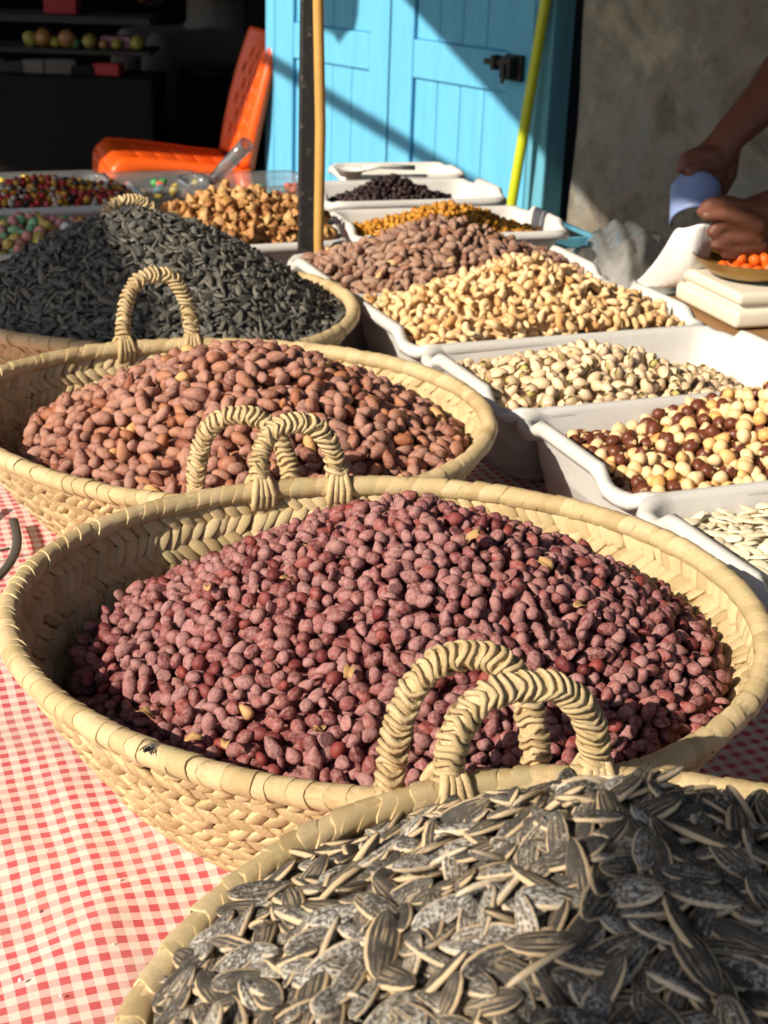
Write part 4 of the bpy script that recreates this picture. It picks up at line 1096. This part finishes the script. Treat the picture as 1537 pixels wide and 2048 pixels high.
bm = bmesh.new(); add_box(bm, sit(0, .05, .18), (.4, .36, .36), None, .02); tag(obj_bm('wooden_stool', bm, MAT['dark_wood']), 'low dark stool under the seated person', 'stool')

# ================================================================== seller's arms at the scale
def q(x, y, Y, r): return (*bpY(x, y, Y), r)
hip = np.array([1.16, 2.78, GZ])
def bd(x, y, z): return hip + np.array([x, y, z])
shR, shL = bd(.02, .17, 1.30), bd(-.12, -.17, 1.28)
seller_caps = [
    [c(bd(0, 0, .92), .15), c(bd(-.03, 0, 1.12), .14), c(bd(-.05, 0, 1.30), .13), c(bd(-.07, 0, 1.43), .06), c(bd(-.11, 0, 1.50), .05), c(bd(-.15, 0, 1.58), .10), c(bd(-.16, 0, 1.65), .09)],
    [c(bd(-.03, .10, .9), .09), c(bd(-.03, .11, .48), .062), c(bd(0, .12, .08), .045), c(bd(-.14, .12, .04), .04)], [c(bd(-.03, -.10, .9), .09), c(bd(-.03, -.11, .48), .062), c(bd(0, -.12, .08), .045), c(bd(-.14, -.12, .04), .04)],
    # upper arm in the picture
    [c(shR, .062), q(1720, -40, 2.62, .048), q(1600, 105, 2.52, .043), q(1530, 200, 2.47, .037), q(1463, 268, 2.43, .028), q(1440, 300, 2.42, .029), q(1415, 325, 2.41, .030)],
    [q(1450, 300, 2.44, .026), q(1440, 350, 2.44, .028), q(1432, 385, 2.44, .018)],
    [q(1428, 312, 2.395, .014), q(1394, 306, 2.38, .0105), q(1370, 318, 2.37, .0098), q(1363, 338, 2.365, .0085)],
    [q(1432, 330, 2.395, .014), q(1400, 330, 2.375, .0105), q(1380, 343, 2.365, .0098), q(1384, 360, 2.365, .0085)],
    [q(1438, 350, 2.41, .013), q(1412, 353, 2.39, .0102), q(1398, 368, 2.38, .0092), q(1404, 380, 2.38, .008)],
    # lower arm, the fist that pinches the paper
    [c(shL, .062), q(1850, 190, 2.52, .050), q(1750, 320, 2.38, .045), q(1640, 385, 2.33, .042), q(1560, 420, 2.30, .036), q(1510, 436, 2.285, .034), q(1482, 448, 2.28, .033)],
    [q(1505, 424, 2.275, .022), q(1484, 415, 2.265, .0135), q(1446, 403, 2.255, .0112), q(1418, 410, 2.25, .0098), q(1403, 424, 2.248, .0082)],
    [q(1510, 448, 2.262, .020), q(1478, 436, 2.245, .0135), q(1446, 429, 2.236, .0112), q(1414, 431, 2.234, .009)],
    [q(1505, 452, 2.268, .020), q(1482, 452, 2.255, .0135), q(1444, 449, 2.245, .0110), q(1424, 463, 2.243, .0102), q(1446, 473, 2.248, .0095)],
    [q(1508, 472, 2.27, .020), q(1486, 475, 2.256, .0130), q(1450, 476, 2.248, .0108), q(1432, 488, 2.246, .0100), q(1455, 496, 2.25, .0092)],
    [q(1516, 488, 2.274, .018), q(1496, 494, 2.262, .0120), q(1466, 497, 2.254, .0098), q(1450, 507, 2.252, .0090), q(1470, 512, 2.256, .0085)],
]
seller = body('person', seller_caps, 'skin', .0036, None, 3)
tag(seller, 'seller with bare dark arms reaching in from the side to fill a paper', 'person')
body('shirt', [[c(bd(0, 0, .86), .175), c(bd(-.03, 0, 1.12), .165), c(bd(-.05, 0, 1.31), .15)], [c(shR, .085), q(1760, -60, 2.66, .075)], [c(shL, .085), q(1900, 170, 2.56, .075)]], 'shirt', .014, seller)

body('hair', [[c(bd(-.125, 0, 1.62), .092), c(bd(-.15, 0, 1.668), .088)]], 'iron', .012, seller)
body('hair', [[c(sit(0, .06, 1.33), .092), c(sit(0, .075, 1.385), .084)]], 'iron', .012, body_s)
# scoop: half pipe with closed back and a handle held in the upper hand
s0, s1p = bpY(1394, 443, 2.34), bpY(1390, 352, 2.40)
axs = (s1p - s0); Ls = np.linalg.norm(axs); axs /= Ls; sx = np.array(_r2) - axs * (np.array(_r2) @ axs); sx /= np.linalg.norm(sx); sy = np.cross(axs, sx)
if sy @ np.array([0, -1.0, .3]) < 0: sy = -sy
V = []
for i in range(9):
    f = i / 8; rr = .042 * (1 - .12 * f - .5 * max(0, f - .82) / .18)
    for k in range(17):
        a = R(-25 + 230 * k / 16); V.append(s0 + axs * Ls * f + (sx * math.cos(a) + sy * math.sin(a)) * rr)
scp = empty('plastic_scoop', s1p); tag(scp, 'blue plastic scoop in the seller\'s upper hand', 'scoop')
o = obj_np('scoop_bowl', rel(np.array(V), scp), grid_tris(9, 17), MAT['scoop'], scp); m = o.modifiers.new('thick', 'SOLIDIFY'); m.thickness = .0025
hg = bpY(1428, 330, 2.42); v, t = tube_np([s1p - axs * .006, s1p * .5 + hg * .5 + axs * .006, hg], [.012, .010, .010], 10); obj_np('grip', rel(v, scp), t, MAT['scoop'], scp)

# white paper, fed from the lower hand down to the table
rows_ = [((1352, 452, 2.30), (1432, 447, 2.28)), ((1338, 478, 2.31), (1430, 476, 2.29)), ((1322, 508, 2.325), (1422, 510, 2.31)), ((1302, 538, 2.345), (1412, 548, 2.335)), ((1275, 566, 2.37), (1395, 580, 2.36)), ((1256, 580, 2.38), (1375, 606, 2.365))]
V = []
for (a, b) in rows_:
    A_, B_ = bpY(*a), bpY(*b)
    for k in range(9):
        f = k / 8; p = A_ * (1 - f) + B_ * f; p = p + np.array([0, -.014 * math.sin(math.pi * f) + .003 * math.sin(9 * f + a[1]), .004 * math.sin(7 * f + a[1] * .05)]); p[2] = max(p[2], .012); V.append(p)
o = obj_np('paper_sheet', V, grid_tris(len(rows_), 9), MAT['paper']); m = o.modifiers.new('s', 'SUBSURF'); m.levels = m.render_levels = 2; m = o.modifiers.new('thick', 'SOLIDIFY'); m.thickness = .0006
tag(o, 'white paper sheet pinched in the seller\'s fist above the table', 'paper')

# ================================================================== scale, brass dish, orange candies
sc0 = bp(1470, 657, 0); scl = empty('kitchen_scale', (sc0[0], sc0[1], -.005), TH - R(3)); tag(scl, 'cream kitchen scale on the bare end of the table', 'scale')
def sbox(name, x0, x1, y0, y1, za, zb_, bev):
    bm = bmesh.new(); add_box(bm, ((x0 + x1) / 2, (y0 + y1) / 2, (za + zb_) / 2), (x1 - x0, y1 - y0, zb_ - za), None, bev, 4); return obj_bm(name, bm, MAT['scale'], scl, True)
sbox('base', 0, .23, 0, .19, .003, .031, .008)
sbox('neck', .012, .218, .012, .178, .028, .0365, .003)
sbox('platform', .004, .226, .004, .186, .037, .056, .007)
for x_ in (.03, .2):
    for y_ in (.03, .16):
        v, t = lathe_np([(0, 0), (.010, 0), (.010, .006), (0, .006)], 12); o = obj_np('foot', v + np.array([x_, y_, 0]), t, MAT['iron'], scl)
bc = T(0, 0) + np.array([*(np.array([sc0[0], sc0[1]]) + TV * .075 + TU * .09), .0515])
prof = [(.0, .0), (.035, .0015), (.06, .008), (.078, .020), (.0865, .033), (.0875, .0335), (.0855, .0325), (.076, .0225), (.058, .011), (.034, .0045), (0, .003)]
v, t = lathe_np(prof, 48); o = obj_np('brass_dish', v, t, MAT['brass']); o.location = bc; tag(o, 'shallow brass dish standing on the cream scale', 'dish')
for k, (x, y, z) in enumerate(((-.045, -.02, .018), (-.028, -.028, .017), (-.01, -.02, .016), (.008, -.028, .016), (.024, -.02, .016), (-.03, -.002, .016), (-.008, .002, .014), (.014, .0, .014), (.036, -.006, .018), (-.02, -.014, .030), (.004, -.012, .029), (.02, -.012, .029), (.042, .01, .02), (-.01, .022, .016))):
    V, Tr = ICO[2]; o = obj_np('orange_candy', lump(V, .07, 3, k) * np.array([.0125, .0105, .0098]), Tr, MAT['orange_candy']); o.location = bc + np.array([x, y, z]); o.rotation_euler = (random.random(), random.random(), random.random() * 3)
    tag(o, 'round orange candy heaped in the brass dish', 'candy', 'orange candies in the brass dish')

# ================================================================== clear bag, scraps, board with turquoise edge
rr = np.random.default_rng(5); V = []
c00, c10, c11, c01 = bp(1135, 520, .02), bp(1260, 590, .01), bp(1345, 480, .03), bp(1190, 470, .02)
for i in range(26):
    for j in range(20):
        a, b = i / 25, j / 19; p = c00 * (1 - a) * (1 - b) + c10 * a * (1 - b) + c11 * a * b + c01 * (1 - a) * b
        hgt = .05 * math.sin(math.pi * a) ** .6 * math.sin(math.pi * b) ** .6 * (.6 + .8 * a); p = p + np.array([0, 0, hgt + .010 * math.sin(13 * a + 5 * b) * math.sin(11 * b + 3 * a) + rr.normal() * .0022]); p[2] = max(.004, p[2]); V.append(p)
tag(obj_np('plastic_bag', V, grid_tris(26, 20), MAT['bag'], None, True), 'crumpled clear plastic bag beside the white paper', 'bag')
V = []
for i in range(9):
    for j in range(7):
        a, b = i / 8, j / 6; p = bp(1085 + 70 * a, 478 + 44 * a, .045) * (1 - b) + bp(1100 + 62 * a, 520 + 16 * a, .02) * b; V.append(p + np.array([0, 0, .008 * math.sin(6 * a + 4 * b) + rr.normal() * .0015]))
o = obj_np('paper_scrap', V, grid_tris(9, 7), MAT['paper']); m = o.modifiers.new('thick', 'SOLIDIFY'); m.thickness = .0006; tag(o, 'small crumpled white paper scrap by the golden raisin tray', 'paper')
bv, bu = loc(1165, 492, .0); brd = empty('framed_board', T(bv, bu + .02, -.004), TH); tag(brd, 'dark board with turquoise edge lying behind the plastic bag', 'board')
bm = bmesh.new(); add_box(bm, (-.06, .10, .008), (.17, .22, .012), None, .002); obj_bm('panel', bm, MAT['iron'], brd)
bm = bmesh.new(); add_box(bm, (.03, .10, .010), (.010, .24, .020), None, .002); add_box(bm, (-.06, -.015, .010), (.169, .009, .020), None, .002); obj_bm('edge_strip', bm, MAT['frame_blue'], brd)

# ================================================================== far row: clear tubs, gummies, scoop, white dish
def tub(x, y, L, W, H, label):
    cv, cu = loc(x, y, .05); TR['tub'] = (cv, cu, 0, L, W, H)
    o = tray('clear_tub', cv, cu, 0, L, W, H, label, 'clear tubs along the far edge', 'clear', 0); return cv, cu
gi = 0
for (x, y, L, lb) in ((70, 362, .28, 'clear plastic tub at the far corner holding sugared candies'), (285, 362, .26, 'clear plastic tub of dark gummies below the orange chair'), (500, 362, .26, 'clear plastic tub of green gummies left of the black pole')):
    cv, cu = tub(x, y, L, .17, .05, lb)
    for k in range(16):
        V, Tr = ICO[2]; mt = 'sugar_candy' if x < 100 else 'gummy'
        a = .014 if mt == 'gummy' else .02
        o = obj_np('gummy_candy', lump(V, .12, 3, gi) * np.array([a, a * .75, a * .6]), Tr, MAT[mt], None, True, None, np.full(len(V), .0)); gi += 1
        o.location = T(cv + random.uniform(-.42, .42) * L, cu + random.uniform(-.055, .055), .024 + .016 * (k // 8)); o.rotation_euler = (random.random(), random.random(), random.random() * 6)
        tag(o, 'soft candy lying in the ' + lb.split(' holding')[0].split(' of dark')[0].split(' of green')[0] + {70: ' at the jelly bean end', 285: ' below the orange chair', 500: ' next to the black pole'}[x].replace(' at the jelly bean end', ' beyond the jelly beans'), 'candy', 'candies in the clear tubs')
e0, e1_ = bpY(425, 362, 2.72), bpY(494, 288, 2.66)
cs = empty('clear_scoop', e0); tag(cs, 'clear plastic scoop sticking up in front of the orange chair', 'scoop')
v, t = tube_np([e0, e0 * .6 + e1_ * .4, e1_], [.010, .0125, .014], 12, False); o = obj_np('grip', rel(v, cs), t, MAT['clear'], cs); m = o.modifiers.new('thick', 'SOLIDIFY'); m.thickness = .002
V = []
for i in range(7):
    for k in range(11):
        a = R(200 + 140 * k / 10); f = i / 6; V.append(e0 + (e0 - e1_) / np.linalg.norm(e0 - e1_) * .07 * f + np.array([.03 * math.cos(a), .012 * f, .03 * math.sin(a) + .02]) * (.5 + .5 * min(1, f * 3)))
o = obj_np('scoop_bowl', rel(np.array(V), cs), grid_tris(7, 11), MAT['clear'], cs); m = o.modifiers.new('thick', 'SOLIDIFY'); m.thickness = .002
wv2, wu2 = loc(800, 358, .04)
tray('serving_tray', wv2 + .01, wu2 + .045, R(-6), .26, .15, .05, 'shallow white serving tray below the blue door', 'serving trays', 'white', 0)
lp = T(*loc(700, 356, .05), .05); ld = empty('white_ladle', lp); tag(ld, 'white ladle lying on the shallow serving tray', 'ladle')
v, t = lathe_np([(0, 0), (.02, .004), (.03, .018), (.031, .0185), (.028, .017), (.018, .006), (0, .003)], 20); obj_np('ladle_bowl', v, t, MAT['white'], ld)
v, t = tube_np([(.026, .0, .018), (.06, .01, .024), (.13, .03, .02)], .005, 8); obj_np('ladle_handle', v, t, MAT['white'], ld)

# ================================================================== strap on the cloth, insect on the rim
sv = [bp(*p, .012) for p in ((27, 1043), (36, 1075), (35, 1105), (22, 1130), (0, 1158), (-40, 1190), (-90, 1180), (-110, 1120), (-70, 1050), (-20, 1010))]
stp = empty('carrying_strap', sv[0] * [1, 1, 0]); tag(stp, 'dark grey strap loop lying on the cloth at the picture edge', 'strap')
def ribbon(pts, w, th=.003):
    pts = np.array(pts); tg = np.gradient(pts, axis=0); tg /= np.linalg.norm(tg, axis=1)[:, None]; sd = np.cross(tg, [0, 0, 1.0]); V = []
    for p, s_ in zip(pts, sd): V += [p - s_ * w, p - s_ * w * .3 + [0, 0, .001], p + s_ * w * .3 + [0, 0, .001], p + s_ * w]
    return np.array(V), grid_tris(len(pts), 4)
def dense(pts, n=40):
    pts = np.array(pts); k = np.linspace(0, len(pts) - 1, n); a = np.array([np.interp(k, range(len(pts)), pts[:, i]) for i in range(3)]).T
    for _ in range(6): a[1:-1] = (a[:-2] + 2 * a[1:-1] + a[2:]) / 4
    return a
v, t = ribbon(dense(sv), .0032); o = obj_np('band', rel(v, stp), t, MAT['strap'], stp); m = o.modifiers.new('thick', 'SOLIDIFY'); m.thickness = .003
v, t = tube_np(dense([bp(20, 1097, .012), bp(0, 1101, .012), bp(-40, 1110, .012)], 8), .0012, 6); obj_np('cord', rel(v, stp), t, MAT['strap'], stp)
az = math.atan2((bp(200, 1572, .13)[1] - C2[1]) / .208, (bp(200, 1572, .13)[0] - C2[0]) / .246)
ip = np.array([C2[0] + .246 * math.cos(az) + .0062 * math.cos(az), C2[1] + .208 * math.sin(az) + .0062 * math.sin(az), z2(az) + .0072])
ins = empty('small_insect', ip, az); tag(ins, 'tiny dark insect sitting on the rim of the red peanut basket', 'insect')
V, Tr = ICO[2]
v, t = join_np([(V * [.0022, .0014, .0013], Tr), (V * [.0013, .0012, .0011] + [.0026, 0, .0003], Tr), (V * [.0028, .0012, .001] + [-.0034, 0, -.0002], Tr)] + [tube_np([(x_, 0, 0), (x_, s_ * .003, .0006), (x_ + .0005, s_ * .0045, -.0014)], .0003, 5) for x_ in (-.0015, .0002, .0018) for s_ in (1, -1)]); obj_np('body', v, t, MAT['iron'], ins)
for s_ in (1, -1):
    v = V * [.0034, .0011, .00015] + [-.0032, s_ * .0013, .0012]; obj_np('wing', v, Tr, MAT['clear'], ins)

# ================================================================== papery flakes of peanut skin
for k, (x, y) in enumerate(((420, 1178), (575, 1162), (388, 1480), (455, 1490), (640, 1462), (950, 1075), (1160, 1215), (800, 1290), (930, 1300), (290, 1430), (1090, 1130), (700, 1345))):
    P_ = bp(x, y, .15)
    for _ in range(12): P_ = bp(x, y, s2_(P_[0], P_[1]) + .007)
    V = []
    for i in range(5):
        for j in range(4):
            a, b = -1 + i / 2, -1 + j / 1.5; V.append((a * .0052 * (1 + .2 * math.sin(k + 3 * b)), b * .0034 * (1 - .4 * abs(a)), .0022 * (1 - a * a) + .0016 * b * b + .0006 * math.sin(5 * a + k)))
    o = obj_np('skin_flake', V, grid_tris(5, 4), MAT['flake']); o.location = P_; o.rotation_euler = (random.uniform(-.6, .6), random.uniform(-.5, .7), random.random() * 6.28)
    m = o.modifiers.new('thick', 'SOLIDIFY'); m.thickness = .0003
    tag(o, 'curled papery skin flake lying on the red peanuts', 'flake', 'skin flakes on the red peanuts')

# ================================================================== salt crumbs on the cloth
for k, (x, y) in enumerate(((228, 1888), (122, 1992), (330, 1908), (95, 1700), (180, 1640), (60, 1820), (270, 2010), (240, 1760), (40, 1960))):
    V, Tr = ICO[1]; o = obj_np('salt_crumb', lump(V, .25, 3, k) * (.0006 + .0003 * (k % 3)), Tr, MAT['paper']); P_ = bp(x, y, .006); o.location = P_
    tag(o, 'tiny white salt crumb on the bare part of the checked cloth', 'crumb', 'salt crumbs on the cloth')
